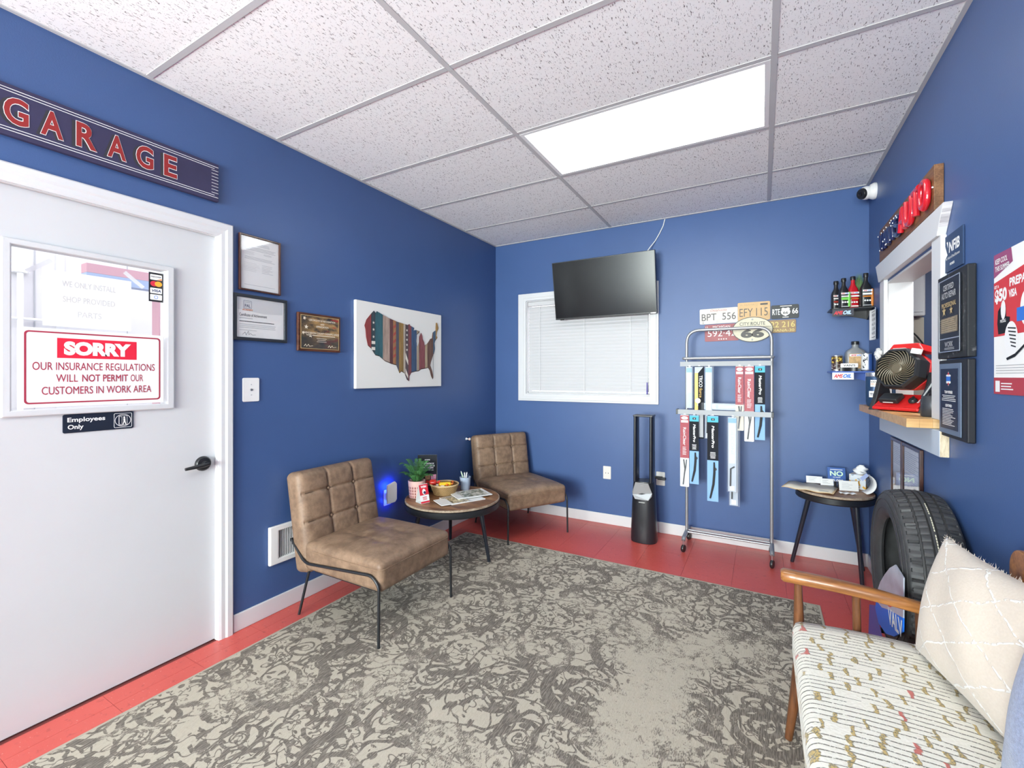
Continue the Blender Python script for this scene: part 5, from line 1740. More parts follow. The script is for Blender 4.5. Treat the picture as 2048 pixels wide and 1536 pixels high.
flat(s, 'blue_product', [rect(-.02, .06, -.005, .035)], zz + .0004, BLUEPRINT)
flat(s, 'dark_lines', [[(-.075 + .004 * k, -.02 - .011 * k), (-.025, -.026 - .011 * k), (-.025, -.022 - .011 * k), (-.075 + .004 * k, -.016 - .011 * k)] for k in range(6)], zz + .0005, m_mp)
utext(s, 'lettering', 'MOOG', -.105, .006, zz + .0004, WHITEPRINT, w=.036, h=.010, bold=.02)
flat(s, 'dark_swoosh', [[(-.085, -.110), (-.03, -.098), (.05, -.060), (.05, -.068), (-.03, -.108), (-.08, -.117)]], zz + .0004, m_mp)
ulines(s, 'small_print', -.155, .12, -.160, -.128, 4, zz, GREYPRINT, .25, .2)
flat(s, 'white_square', [rect(-.158, -.128, -.215, -.180)], zz, WHITEPRINT)
ulines(s, 'small_print', -.12, -.04, -.210, -.184, 3, zz, WHITEPRINT, .4, .3)

# ---- paper note left of the hatch, framed papers below it
s = thing('paper_note', 'curled white paper note with lines of print in the corner left of the hatch', 'paper', m=wf('R', 3.705, 1.682))
g = G()
for i in range(9):
    q = i / 8
    zc = .004 + .016 * (2 * q - 1) ** 2
    g.v += [(-.115 + .205 * q * .86, -.100, zc), (-.115 + .205 * q * .86, .100, zc)]
g.f = [(2 * i, 2 * i + 2, 2 * i + 3, 2 * i + 1) for i in range(8)]
po = g.obj('sheet', PAPER, s, fix=False)
sm_ = po.modifiers.new('thick', 'SOLIDIFY')
sm_.thickness = .0012
for i in range(5):
    utext(s, 'lettering', ('FRIDAY', 'HOURS', 'ALL DAY', 'CLOSED', 'NOTES')[i], -.030, .062 - i * .030, .0125, PRINT, w=.105, h=.016)
flat(s, 'rule_line', [rect(-.09, .045, -.086, -.083), rect(-.09, .045, .083, .086)], .0125, PRINT)
for (y0, y1, lab) in ((3.275, 3.055, 'narrow framed notice under the hatch, the one nearer the corner'), (3.045, 2.735, 'wider framed notice under the hatch, the one nearer the tire')):
    s, z = framed('framed_notice', lab, 'framed document', 'R', (y0 + y1) / 2, .835, y0 - y1, .320, .018, .016, m_brf)
    hwid = (y0 - y1) / 2 - .03
    ulines(s, 'small_print', -hwid, hwid * .9, .02, .12, 10, z, GREYPRINT, .3, .3)
    ulines(s, 'small_print', -hwid, hwid * .9, -.04, .01, 5, z, FAINT, .3, .3)
    flat(s, 'logo_print', [ell(0, -.085, hwid * .5, .02, 20)], z, FAINT)

# ---- white rosette hook on the hatch casing
s = thing('fabric_rosette', 'white crinkled rosette fixed to the hatch casing beside the fan', 'rosette', m=wf('R', 3.465, 1.470, .020))
for i in range(9):
    a = i * 2.4
    r_ = .010 + .0022 * i
    me = rcube(.034, .026, .020, .009, 4, lambda p: p + Vector((random.uniform(-.003, .003),) * 3))
    o = link('petal', me, WPLASTIC, s, smooth='all')
    o.location = (r_ * math.cos(a), r_ * math.sin(a), .012 + .012 * (1 - i / 9))
    o.rotation_euler = (.2, .2, a)

# ---- security camera
s = thing('security_camera', 'white dome security camera in the corner under the ceiling', 'camera', m=wf('R', 3.735, 2.560))
G().lathe([(.052, .0005), (.054, .012), (.050, .022), (.044, .034), (.0, .034)], 36).obj('base', WPLASTIC, s, smooth=True)
bm = bmesh.new()
bmesh.ops.create_uvsphere(bm, u_segments=32, v_segments=18, radius=.043)
me = bpy.data.meshes.new('ball')
bm.to_mesh(me)
bm.free()
ball = link('ball', me, WPLASTIC, s, smooth='all', loc=(0, -.004, .052))
d = Vector((.55, -.25, .85)).normalized()
q = d.to_track_quat('Z', 'Y').to_matrix().to_4x4()
G().lathe([(.036, .026), (.034, .036), (.030, .041), (.0, .041)], 28).xf(q).obj('face', BLACKP, ball, smooth=True)
G().lathe([(.013, .0412), (.012, .046), (.009, .044), (.0, .0435)], 20).xf(q).obj('lens', mat('lens_glass', (.01, .01, .012), .08), ball, smooth=True)

# ---- corner shelves with bottles
def corner_shelf(label, z, m_, lab_m, txt_white):
    s = thing('corner_shelf', label, 'shelf', (0, 0, z), group='corner shelves')
    x0, x1, y0, y1 = .413, XR - .001, 3.775, YB - .001
    G().prism([(x0, y0 + .02), (x0 + .012, y0), (x1, y0), (x1, y1), (x0, y1)], -.008, 0).obj('board', m_, s, bevel=.001)
    G().add([(x1, y0, -.008), (x1, y1, -.008), (x1, y1, -.072), (x1 - .012, y0, -.008), (x1 - .012, y1, -.008), (x1 - .012, y1, -.072)], [(0, 1, 2), (5, 4, 3), (0, 3, 4, 1), (1, 4, 5, 2), (2, 5, 3, 0)]).obj('side_bracket', m_, s)
    G().add([(x0 + .01, y1, -.008), (x1 - .013, y1, -.008), (x1 - .013, y1, -.068), (x0 + .01, y1 - .010, -.008), (x1 - .013, y1 - .010, -.008), (x1 - .013, y1 - .010, -.068)], [(0, 1, 2), (5, 4, 3), (0, 3, 4, 1), (1, 4, 5, 2), (2, 5, 3, 0)]).obj('side_bracket', m_, s)
    lo = G().box(.424, .543, y0 - .003, y0, -.056, -.009).obj('front_label', lab_m, s)
    for body, xx, m2, wd in (('AMS', .458, REDPRINT, .052), ('OIL', .507, BLUEPRINT if not txt_white else mat('pale_blue_letters', (.45, .62, .85), .5), .046)):
        me = text_mesh(body, wd, .026, bold=.05, shear=.35)
        o = link('lettering', me, m2, lo)
        o.matrix_basis = Matrix.Translation((xx, y0 - .0036, -.032)) @ Matrix.Rotation(PI / 2, 4, 'X')
    return s
corner_shelf('black corner shelf holding four tall oil bottles', 1.806, BLACKP, mat('dark_label', (.012, .014, .03), .4), True)
corner_shelf('blue corner shelf holding cans and a grey oil bottle', 1.372, mat('blue_shelf', (.06, .14, .50), .35), WPLASTIC, False)

def tall_bottle(label, x, y, z, h_, w_, body, side=None, accents=()):
    s = thing('oil_bottle', label, 'bottle', (x, y, z), math.radians(14), group='bottles on the black corner shelf')
    k = h_ / .215
    rings = [ellring(w_ * .48, .022, 0, 24, 3), ellring(w_ * .5, .024, .004, 24, 3), ellring(w_ * .5, .024, .110 * k, 24, 3), ellring(w_ * .44, .021, .130 * k, 24, 2.6), ellring(w_ * .24, .014, .155 * k, 24, 2.2), ellring(.0115, .0115, .170 * k, 24, 2), ellring(.0115, .0115, .196 * k, 24, 2)]
    loft(rings).obj('body', body, s, smooth=True)
    G().lathe([(.0145, .190 * k), (.0150, .193 * k), (.0150, .212 * k), (.0135, .215 * k)], 20).obj('cap', BLACKP, s, smooth=True)
    yf = -.0246
    def band(z0, z1, m2, f=.42, nm='label_band'):
        G().add([(-w_ * f, yf, z0), (w_ * f, yf, z0), (w_ * f, yf, z1), (-w_ * f, yf, z1)], [(0, 1, 2, 3)]).obj(nm, m2, s, fix=False)
    band(.096 * k, .108 * k, WHITEPRINT)
    for body_, xx, m2 in (('AMS', -.012, REDPRINT), ('OIL', .011, BLUEPRINT)):
        me = text_mesh(body_, .020, .008, bold=.04, shear=.3)
        o = link('lettering', me, m2, s)
        o.matrix_basis = Matrix.Translation((xx, yf - .0004, .102 * k)) @ Matrix.Rotation(PI / 2, 4, 'X')
    for (z0, z1, m2, f) in accents:
        band(z0 * k, z1 * k, m2, f)
    for i in range(3):
        G().add([(cx_ + .006 * math.cos(a_), yf - .0002, .040 * k + .006 * math.sin(a_)) for cx_ in (-.014 + .014 * i,) for a_ in [2 * PI * q_ / 10 for q_ in range(10)]], [tuple(range(10))]).obj('label_dot', WHITEPRINT, s, fix=False)
    if side:
        loft([ellring(.010, .026, .006, 16, 2.5), ellring(.012, .027, .05, 16, 2.5), ellring(.010, .024, .112 * k, 16, 2.5)]).xf(Matrix.Translation((w_ * .44, 0, 0))).obj('side_grip', side, s, smooth=True)
    return s
m_grn = mat('lime_green', (.20, .62, .10), .4)
m_org = mat('orange_plastic', (.62, .20, .03), .4)
m_drd = mat('dark_red_print', (.30, .03, .02), .5)
m_rbt = mat('red_bottle', (.50, .012, .022), .22)
tall_bottle('black oil bottle with dark red label, leftmost on the black shelf', .458, 3.885, 1.807, .205, .058, BLACKP, None, ((.078, .086, WHITEPRINT, .40), (.052, .066, m_drd, .40), (.006, .012, GREYPRINT, .40)))
tall_bottle('black oil bottle with lime green side grip on the black shelf', .490, 3.795, 1.807, .205, .056, BLACKP, m_grn, ((.078, .086, WHITEPRINT, .40), (.056, .074, m_grn, .40), (.006, .012, GREYPRINT, .40)))
tall_bottle('red oil bottle on the black shelf', .549, 3.850, 1.807, .222, .064, m_rbt, None, ((.076, .086, WHITEPRINT, .42), (.060, .066, m_org, .40), (.010, .018, WHITEPRINT, .36)))
tall_bottle('black oil bottle with orange side grip, rightmost on the black shelf', .614, 3.812, 1.807, .230, .066, BLACKP, m_org, ((.076, .088, WHITEPRINT, .42), (.062, .070, m_org, .40), (.008, .013, GREYPRINT, .40)))
s = thing('grass_plant', 'tuft of thin green artificial grass behind the bottles on the black shelf', 'plant', (.590, 3.912, 1.807))
G().lathe([(.022, 0), (.028, .05), (.025, .05), (.020, .006), (0, .006)], 20).obj('pot', BLACKP, s, smooth=True)
g = G()
m_gr = mat('grass_green', (.09, .20, .05), .5, var=.4, vscale=40)
for k in range(95):
    a, r0 = random.uniform(0, 6.28), random.uniform(0, .016)
    tip = Vector((random.gauss(0, .016), random.gauss(0, .014), random.uniform(.18, .262)))
    p0 = Vector((r0 * math.cos(a), r0 * math.sin(a), .04))
    md = p0.lerp(tip, .5) + Vector((0, 0, .012))
    g.add([p0 + Vector((-.0018, 0, 0)), p0 + Vector((.0018, 0, 0)), md + Vector((.0017, 0, 0)), md + Vector((-.0017, 0, 0)), tip], [(0, 1, 2, 3), (3, 2, 4)])
stuff(g.obj('blades', m_gr, s, fix=False))

# lower shelf: can, cap, grey jug, spray can
LZ = 1.3725
def can(label, x, y, r_, h_, m_body, m_lab, rot=0):
    s = thing('drink_can' if r_ > .02 and h_ < .115 else 'aerosol_can', label, 'can', (x, y, LZ), rot, group='cans on the blue corner shelf')
    G().lathe([(r_ * .9, 0), (r_, .004), (r_, h_ - .006), (r_ * .92, h_), (r_ * .88, h_), (r_ * .86, h_ - .004), (0, h_ - .004)], 32).obj('body', m_body, s, smooth=True)
    G().lathe([(r_ + .0005, h_ * .08), (r_ + .0005, h_ * .94)], 32, caps=False).obj('label_wrap', m_lab, s, smooth=True)
    return s
m_can1, b = nmat('gold_burst_label', .35)
v = b.obj()
z_ = b.sep(v)
bur = b.math('MULTIPLY', b.ss(b.noise(v, 60, 3), .45, .60), b.math('MULTIPLY', b.ss(z_[2], .05, .07), b.ss(z_[2], .105, .09)))
c_ = b.mix(bur, (0.04, 0.018, 0.016), (0.80, 0.55, 0.08))
st_ = b.math('MULTIPLY', b.ss(b.noise(b.mapping(v, (40, 40, 160)), 1, 2), .55, .62), b.ss(z_[2], .055, .045))
b.color(b.mix(st_, c_, (.65, .6, .58)))
can('brown and gold can at the left end of the blue shelf', .460, 3.855, .032, .112, SILVER, m_can1)
m_can2, b = nmat('blue_white_spray_label', .35)
v = b.obj()
z_ = b.sep(v)
c_ = b.mix(b.ss(z_[0], .002, .008), (.78, .78, .78), (.05, .12, .36))
st_ = b.ss(b.noise(b.mapping(v, (90, 90, 50)), 1, 1), .56, .60)
b.color(b.mix(b.math('MULTIPLY', st_, b.ss(z_[0], .004, -.004)), c_, (.03, .03, .04)))
s = can('white and blue metal can at the right end of the blue shelf', .622, 3.828, .031, .122, SILVER, m_can2)
s = thing('oil_jug', 'grey motor oil bottle with black cap on the blue shelf', 'bottle', (.568, 3.890, LZ), math.radians(8))
m_jug = mat('grey_jug', (.27, .28, .29), .38, metal=.2)
loft([ellring(.056, .030, 0, 28, 4), ellring(.058, .032, .004, 28, 4), ellring(.058, .032, .128, 28, 4), ellring(.050, .029, .144, 28, 3.4), ellring(.020, .019, .166, 28, 2), ellring(.019, .019, .190, 28, 2)]).obj('body', m_jug, s, smooth=True)
G().lathe([(.0225, .186), (.0225, .206), (.020, .209)], 24).obj('cap', BLACKP, s, smooth=True)
def jf(z0, z1, x0_, x1_, m2, nm, dy=0):
    G().add([(x0_, -.0326 - dy, z0), (x1_, -.0326 - dy, z0), (x1_, -.0326 - dy, z1), (x0_, -.0326 - dy, z1)], [(0, 1, 2, 3)]).obj(nm, m2, s, fix=False)
jf(.020, .122, -.046, .046, mat('amber_label', (.55, .36, .18), .4, var=.4, vscale=40), 'label')
jf(.104, .119, -.042, .042, WHITEPRINT, 'label_strip', .0003)
for body_, xx, m2 in (('AMS', -.018, REDPRINT), ('OIL', .018, BLUEPRINT)):
    o = link('lettering', text_mesh(body_, .034, .011, bold=.04, shear=.3), m2, s)
    o.matrix_basis = Matrix.Translation((xx, -.0332, .1115)) @ Matrix.Rotation(PI / 2, 4, 'X')
s = thing('van_tin', 'black ribbed tin with a white label reading VAN\'S on the blue shelf', 'tin', (.520, 3.812, LZ))
g = G()
pts = []
for k in range(96):
    a = 2 * PI * k / 96
    pts.append(((.036 + .0012 * math.cos(k * PI)) * 1.3 * math.cos(a), (.026 + .001 * math.cos(k * PI)) * math.sin(a)))
g.prism(pts, 0, .030).obj('tin', BLACKP, s)
G().prism(rrect(-.048, .048, -.004, .024, .005), -.003, 0).xf(Matrix.Translation((0, -.0290, .030)) @ Matrix.Rotation(PI / 2, 4, 'X')).obj('label', WPLASTIC, s)
o = link('lettering', text_mesh("VAN'S", .066, .014, bold=.02), PRINT, s)
o.matrix_basis = Matrix.Translation((0, -.0296, .040)) @ Matrix.Rotation(PI / 2, 4, 'X')

# ---- travel mug on the counter
CZ = 1.1585
s = thing('travel_mug', 'tall navy travel mug with steel rim on the far end of the counter', 'mug', (.592, 3.395, CZ), math.radians(-28))
m_mug = mat('navy_mug', (.022, .058, .135), .35, metal=.25)
G().lathe([(.038, 0), (.040, .003), (.0455, .03), (.047, .172), (.045, .178)], 40).obj('body', m_mug, s, smooth=True)
G().lathe([(.0445, .1785), (.0455, .182), (.0455, .200), (.043, .203), (.040, .198), (0, .194)], 40).obj('steel_rim', SILVER, s, smooth=True)
G().tube(fillet([(.046, 0, .160), (.088, 0, .158), (.088, 0, .060), (.046, 0, .050)], .03, 6), .009, 10).obj('handle', m_mug, s, smooth=True)
def wrap(name, a0, a1, z0, z1, r_, m2, n=8):
    g = G()
    for i in range(n + 1):
        a = math.radians(a0 + (a1 - a0) * i / n)
        g.v += [(r_ * math.cos(a), r_ * math.sin(a), z0), (r_ * math.cos(a), r_ * math.sin(a), z1)]
    g.f = [(2 * i, 2 * i + 2, 2 * i + 3, 2 * i + 1) for i in range(n)]
    return g.obj(name, m2, s, fix=False, smooth=True)
def wraptext(name, body, a_mid, zc, r_, h_, w_, m2):
    me = text_mesh(body, w_, h_, bold=.02)
    for v_ in me.vertices:
        a = math.radians(a_mid) + v_.co.x / r_
        v_.co = (r_ * math.cos(a), r_ * math.sin(a), zc + v_.co.y)
    link(name, me, m2, s)
wrap('sticker', -100, -48, .118, .158, .0476, WPLASTIC)
wraptext('lettering', "VAN'S", -75, .147, .0480, .011, .040, PRINT)
wraptext('lettering', 'SERVICE', -75, .134, .0480, .006, .036, ORANGEPRINT)
wraptext('lettering', 'CENTER', -75, .125, .0480, .005, .034, GREYPRINT)
wrap('sticker', -110, -62, .055, .092, .0470, WPLASTIC)
wraptext('lettering', 'TIC', -84, .073, .0476, .016, .032, NAVYPRINT)
wrap('sticker_dot', -54, -44, .058, .068, .0470, WPLASTIC, 3)
wrap('sticker_dot', -54, -44, .076, .086, .0470, WPLASTIC, 3)

# ---- red jobsite fan
FR = math.radians(-46)
s = thing('jobsite_fan', 'red and black portable jobsite fan on the wooden counter', 'fan', (.652, 3.02, CZ), FR)
m_frd = mat('tool_red', (.60, .018, .018), .32)
m_fbk = mat('tool_black', (.020, .021, .024), .4)
m_bronze = mat('grill_bronze', (.150, .125, .085), .4, metal=.2)
# local: -y faces the viewer, x to the right
G().prism([(-.110, -.085), (.110, -.085), (.110, .075), (-.110, .075)], .004, .022).obj('base_tray', m_frd, s, bevel=.006)
for sg in (-1, 1):
    G().prism([(-.085, .0), (.080, .0), (.050, .075), (.020, .20), (-.010, .20), (-.055, .06)], -.012, .012).xf(Matrix.Translation((sg * .118, 0, 0)) @ Matrix(((0, 0, 1, 0), (1, 0, 0, 0), (0, 1, 0, 0), (0, 0, 0, 1)))).obj('side_stand', m_fbk, s, bevel=.004)
G().add([(-.104, -.080, .0225), (.104, -.080, .0225), (.104, .010, .085), (-.104, .010, .085), (-.104, .06, .0225), (.104, .06, .0225)], [(0, 1, 2, 3), (3, 2, 5, 4), (0, 3, 4), (1, 5, 2)]).obj('control_deck', m_frd, s)
dk = Matrix.Translation((0, -.048, .0500)) @ Matrix.Rotation(math.atan2(.0625, .09), 4, 'X')
ko = G().lathe([(.019, 0), (.018, .008), (.014, .014), (0, .014)], 20).xf(dk @ Matrix.Translation((.062, 0.006, .001))).obj('dial', m_fbk, s, smooth=True)
G().box(-.0035, .0035, -.017, .017, .0145, .020).xf(dk @ Matrix.Translation((.062, 0.006, .001))).obj('dial_grip', m_fbk, ko)
G().box(-.080, .012, -.026, .034, .002, .030).xf(dk).obj('battery', m_fbk, s, bevel=.006)
G().box(-.060, -.010, -.0265, -.0262, .008, .013).xf(dk).obj('battery_label', WPLASTIC, s)
for k in range(4):
    G().box(.084, .092, -.006 + k * .009, -.002 + k * .009, .001, .0016).xf(dk).obj('dial_mark', WHITEPRINT, s)
# head: octagonal shroud facing the viewer, tilted up a little
hdm = Matrix.Translation((0, -.012, .212)) @ Matrix.Rotation(math.radians(80), 4, 'X')
oc = lambda r_, z_: [(r_ * math.cos(PI / 8 + PI / 4 * k), r_ * math.sin(PI / 8 + PI / 4 * k), z_) for k in range(8)]
loft([oc(.102, -.03), oc(.111, .0), oc(.111, .052), oc(.104, .066), oc(.096, .066), oc(.094, .040), oc(.090, -.02)], caps=False).xf(hdm).obj('shroud', m_fbk, s)
G().lathe([(.0, -.130), (.060, -.125), (.095, -.095), (.106, -.050), (.108, -.028)], 8).xf(hdm @ Matrix.Rotation(PI / 8, 4, 'Z')).obj('motor_housing', m_frd, s, bevel=.006)
G().prism([(-.085, .0), (.085, .0), (.060, .040), (-.060, .040)], -.10, .015).xf(hdm @ Matrix.Translation((0, .098, 0))).obj('top_handle', m_frd, s, bevel=.006)
G().box(-.05, .01, .1105, .1125, .018, .026).xf(hdm).obj('badge', WPLASTIC, s)
G().box(.045, .085, .085, .112, .045, .068).xf(hdm @ Matrix.Rotation(-.2, 4, 'Z')).obj('hook_clip', WPLASTIC, s, bevel=.003)
vane = G()
pts = []
for i in range(9):
    q_ = i / 8
    a = q_ * 1.15
    r_ = .024 + .070 * q_
    pts.append((r_ * math.cos(a), r_ * math.sin(a), .060 - .012 * (1 - q_)))
vane.tube(pts, .0027, 6)
vme = vane.mesh('vane')
vme.materials.append(m_bronze)
grl = bpy.data.objects.new('grill_hub', G().lathe([(.026, .040), (.026, .056), (.020, .060), (0, .060)], 24).mesh('hub'))
grl.data.materials.append(m_bronze)
COL.objects.link(grl)
grl.parent = s
grl.matrix_basis = hdm
for k in range(26):
    o = link('vane', vme, None, grl)
    o.rotation_euler = (0, 0, 2 * PI * k / 26)
G().lathe([(.0, -.012), (.093, -.012)], 24, caps=False).xf(hdm).obj('dark_interior', mat('fan_inside', (.008, .008, .008), .6), s)
for k in range(5):
    a = 2 * PI * k / 5
    bl_ = G().add([(.02 * math.cos(a), .02 * math.sin(a), .006), (.085 * math.cos(a), .085 * math.sin(a), .004), (.085 * math.cos(a + .8), .085 * math.sin(a + .8), .020), (.02 * math.cos(a + .9), .02 * math.sin(a + .9), .016)], [(0, 1, 2, 3)])
    bl_.xf(hdm).obj('fan_blade', m_fbk, s, fix=False)

s = thing('handheld_sprayer', 'dark grey upright tool with a blue panel at the near end of the counter', 'tool', (.672, 2.660, CZ), math.radians(-20))
m_tl = mat('smoke_grey_plastic', (.030, .033, .040), .3)
loft([ellring(.042, .050, 0, 24, 3), ellring(.046, .054, .006, 24, 3), ellring(.046, .054, .070, 24, 3), ellring(.040, .046, .092, 24, 3)]).obj('tank', m_tl, s, smooth=True)
G().prism([(-.046, .085), (-.030, .085), (.050, .235), (.030, .240)], -.014, .014).xf(Matrix.Rotation(PI / 2, 4, 'X')).obj('handle', m_tl, s, bevel=.005)
G().box(-.002, .040, -.056, -.046, .055, .105).obj('blue_panel', mat('blue_translucent', (.06, .20, .45), .3), s, bevel=.003)

# ---- things on the small side table
SZ = .5712
m_kr = mat('manila_paper', (.60, .42, .24), .7)
s = thing('open_folder', 'open manila folder with papers hanging over the edge of the small table', 'folder', (.330, 3.672, SZ), math.radians(-14))
def wavy(x0, x1, y0, y1, z, amp, n=14):
    g = G()
    for i in range(n + 1):
        x = x0 + (x1 - x0) * i / n
        zz_ = z + amp * (1 + math.sin(i * 1.1)) * .5
        g.v += [(x, y0, zz_), (x, y1, zz_)]
    g.f = [(2 * i, 2 * i + 2, 2 * i + 3, 2 * i + 1) for i in range(n)]
    return g
for nm, a, m2, zz_ in (('cover', (-.190, .105, -.125, .110), m_kr, .0016), ('page', (-.180, .095, -.112, .112), mat('newsprint', (.60, .55, .46), .8), .0040)):
    o = wavy(*a, zz_, .006).obj(nm, m2, s, fix=False, smooth=True)
    q_ = o.modifiers.new('thick', 'SOLIDIFY')
    q_.thickness = .0012
flat(s, 'grey_strip', [rect(.02, .075, -.100, -.085)], .0115, GREYPRINT)
def card(label, loc, rotz, w_, h_, lean=.2):
    s = thing('index_card', label, 'card', loc, rotz, group='white cards on the small table')
    G().add([(-w_ / 2, 0, 0), (w_ / 2, 0, 0), (w_ / 2, lean * h_, h_), (-w_ / 2, lean * h_, h_), (-w_ / 2, .001, 0), (w_ / 2, .001, 0), (w_ / 2, lean * h_ + .001, h_), (-w_ / 2, lean * h_ + .001, h_)],
            [(0, 1, 2, 3), (7, 6, 5, 4), (0, 4, 5, 1), (1, 5, 6, 2), (2, 6, 7, 3), (3, 7, 4, 0)]).obj('card_stack', WPLASTIC, s)
    g = G()
    for i in range(4):
        zz_ = h_ * (.75 - .16 * i)
        a = -w_ * .35
        bq = a + w_ * random.uniform(.3, .6)
        g.add([(a, lean * zz_ - .0006, zz_), (bq, lean * zz_ - .0006, zz_), (bq, lean * (zz_ + .002) - .0006, zz_ + .002), (a, lean * (zz_ + .002) - .0006, zz_ + .002)], [(0, 1, 2, 3)])
    stuff(g.obj('small_print', GREYPRINT, s, fix=False))
    G().tube([(-w_ * .3, lean * h_ * .6 + .002, h_ * .6), (-w_ * .3, .035, .002), (w_ * .3, .035, .002), (w_ * .3, lean * h_ * .6 + .002, h_ * .6)], .0014, 6).obj('easel', m_clear, s)
    return s
card('white card standing at the left back of the small table', (.325, 3.815, SZ + .009), math.radians(8), .098, .046)
card('white card leaning in front of the blue brochure', (.395, 3.775, SZ + .009), math.radians(12), .078, .044)
card('wide white card with print in front of the tissue box', (.508, 3.702, SZ + .0005), math.radians(14), .112, .064)
s = thing('brochure_stand', 'blue brochure reading NO in a clear stand on the small table', 'brochure', (.455, 3.835, SZ), math.radians(6))
G().add([(-.052, -.02, 0), (.052, -.02, 0), (.052, .012, .125), (-.052, .012, .125), (-.052, -.014, 0), (.052, -.014, 0), (.052, .018, .125), (-.052, .018, .125)],
        [(0, 1, 2, 3), (7, 6, 5, 4), (0, 4, 5, 1), (1, 5, 6, 2), (2, 6, 7, 3), (3, 7, 4, 0)]).obj('brochure', mat('brochure_blue', (.05, .12, .36), .35), s)
tl_ = math.atan2(.032, .125)
BM = Matrix.Translation((0, -.0208, 0)) @ Matrix.Rotation(PI / 2 - tl_, 4, 'X')
for body, v_, w_, h_, m2 in (('NO', .088, .076, .034, mat('mint_print', (.62, .85, .60), .5)), ('HEADLINE', .116, .07, .005, WHITEPRINT), ('OR UNDER', .062, .045, .006, WHITEPRINT), ('$5,000', .040, .074, .018, WHITEPRINT), ('EASY PLAN', .014, .05, .007, WHITEPRINT)):
    if body == 'HEADLINE':
        ulines(s, 'small_print', -.036, .036, .112, .118, 1, 0, WHITEPRINT, .7, 0)
        s.children[-1].matrix_basis = BM
        continue
    o = link('lettering', text_mesh(body, w_, h_, bold=.03), m2, s)
    o.matrix_basis = BM @ Matrix.Translation((0, v_, 0))
for sg in (-1, 1):
    G().add([(sg * .054, -.03, 0), (sg * .054, .05, 0), (sg * .054, .02, .08), (sg * .0555, -.03, 0), (sg * .0555, .05, 0), (sg * .0555, .02, .08)], [(0, 1, 2), (5, 4, 3), (0, 3, 4, 1), (1, 4, 5, 2), (2, 5, 3, 0)]).obj('stand_side', m_clear, s)
s = thing('card_holder', 'tiny black card holder between the white cards', 'holder', (.447, 3.747, SZ), math.radians(10))
G().box(-.018, .018, -.006, .012, 0, .012).obj('foot', BLACKP, s)
G().box(-.017, -.002, -.004, .0, .0125, .048).obj('prong', BLACKP, s)
G().box(.003, .017, -.004, .0, .0125, .048).obj('prong', BLACKP, s)
m_tb, b = nmat('leaf_print_box', .6)
n_ = b.noise(b.obj(), 32, 1)
n2_ = b.noise(b.mapping(b.obj(), (1, 1, 1), (0, 0, 0), (5, 3, 1)), 26, 1)
c_ = b.mix(b.ss(n_, .58, .62), (.66, .70, .74), (.72, .38, .04))
b.color(b.mix(b.ss(n2_, .62, .65), c_, (.35, .40, .46)))
s = thing('tissue_box', 'square tissue box with orange leaf print on the small table', 'tissue box', (.583, 3.828, SZ), math.radians(-24))
G().box(-.047, .047, -.047, .047, 0, .098).obj('box', m_tb, s, bevel=.003)
g = G()
n = 12
for i in range(7):
    q_ = i / 6
    for k in range(n):
        a = 2 * PI * k / n
        r_ = (.020 + .026 * math.sin(PI * q_) ** 1) * (1 - .45 * q_) * (1 + .35 * math.sin(3 * a + 2 * i))
        g.v.append((r_ * math.cos(a) + .012 * q_, r_ * math.sin(a) * .6, .0985 + .062 * q_))
g.f = [(i * n + k, i * n + (k + 1) % n, (i + 1) * n + (k + 1) % n, (i + 1) * n + k) for i in range(6) for k in range(n)]
g.obj('tissue', mat('tissue_white', (.85, .85, .85), .9), s, smooth='all')
s = thing('curled_brochure', 'white brochure curled into a half loop at the right edge of the small table', 'brochure', (.604, 3.690, SZ), math.radians(10))
g = G()
for i in range(15):
    a = math.radians(-80 + 165 * i / 14)
    g.v += [(-.03 + .062 * math.cos(a), -.045, .066 + .064 * math.sin(a)), (-.03 + .062 * math.cos(a), .045, .066 + .064 * math.sin(a))]
g.f = [(2 * i, 2 * i + 2, 2 * i + 3, 2 * i + 1) for i in range(14)]
o = g.obj('sheet', PAPER, s, fix=False, smooth=True)
q_ = o.modifiers.new('thick', 'SOLIDIFY')
q_.thickness = .0012
G().add([(-.058, -.046, .105), (-.022, -.046, .140), (-.010, -.047, .122), (-.044, -.047, .086)], [(0, 1, 2, 3)]).obj('blue_corner', mat('pale_blue_flap', (.40, .48, .75), .5), s, fix=False)
s = thing('crumpled_paper', 'small crumpled white paper lying on the small table in front of the cards', 'paper', (.487, 3.612, SZ), .2)
wavy(-.045, .045, -.022, .022, .002, .006).obj('sheet', PAPER, s, fix=False, smooth=True).modifiers.new('thick', 'SOLIDIFY').thickness = .0012

# ================================================================== TIRE
m_tire = mat('tire_rubber', (0.042, 0.042, 0.044), .55, var=.22, vscale=20, bump=.1, bscale=120)
s = thing('tire_sample', 'black car tire standing on a display stand against the right wall', 'tire', (.549, 2.415, .534))
# profile around the x axis: (x, r), from the left bead over the tread to the right bead
half = .096
prof = [(-.070, .205), (-.080, .212), (-.090, .235), (-.096, .262), (-.093, .290), (-.086, .308), (-.082, .316), (-.078, .3185)]
tr = [-.078, -.074, -.046, -.0445, -.0385, -.037, -.012, -.011, -.007, -.006, .006, .007, .011, .012, .037, .0385, .0445, .046, .074, .078]
grv = {(-.0445): 1, (-.0385): 1, (-.011): 1, (-.007): 1, (.007): 1, (.011): 1, (.0385): 1, (.0445): 1}
tread_i = []
for x_ in tr[1:-1]:
    r_ = .330 - .012 * (abs(x_) / .078) ** 2.5
    if x_ in grv:
        r_ -= .0085
    prof.append((x_, r_))
prof += [(-x_, r_) for x_, r_ in reversed(prof[:8])]
inner = [(.060, .212), (.078, .250), (.082, .285), (.060, .308), (0, .312), (-.060, .308), (-.082, .285), (-.078, .250), (-.060, .212)]
SEG = 300
full = prof + inner
n = len(full)
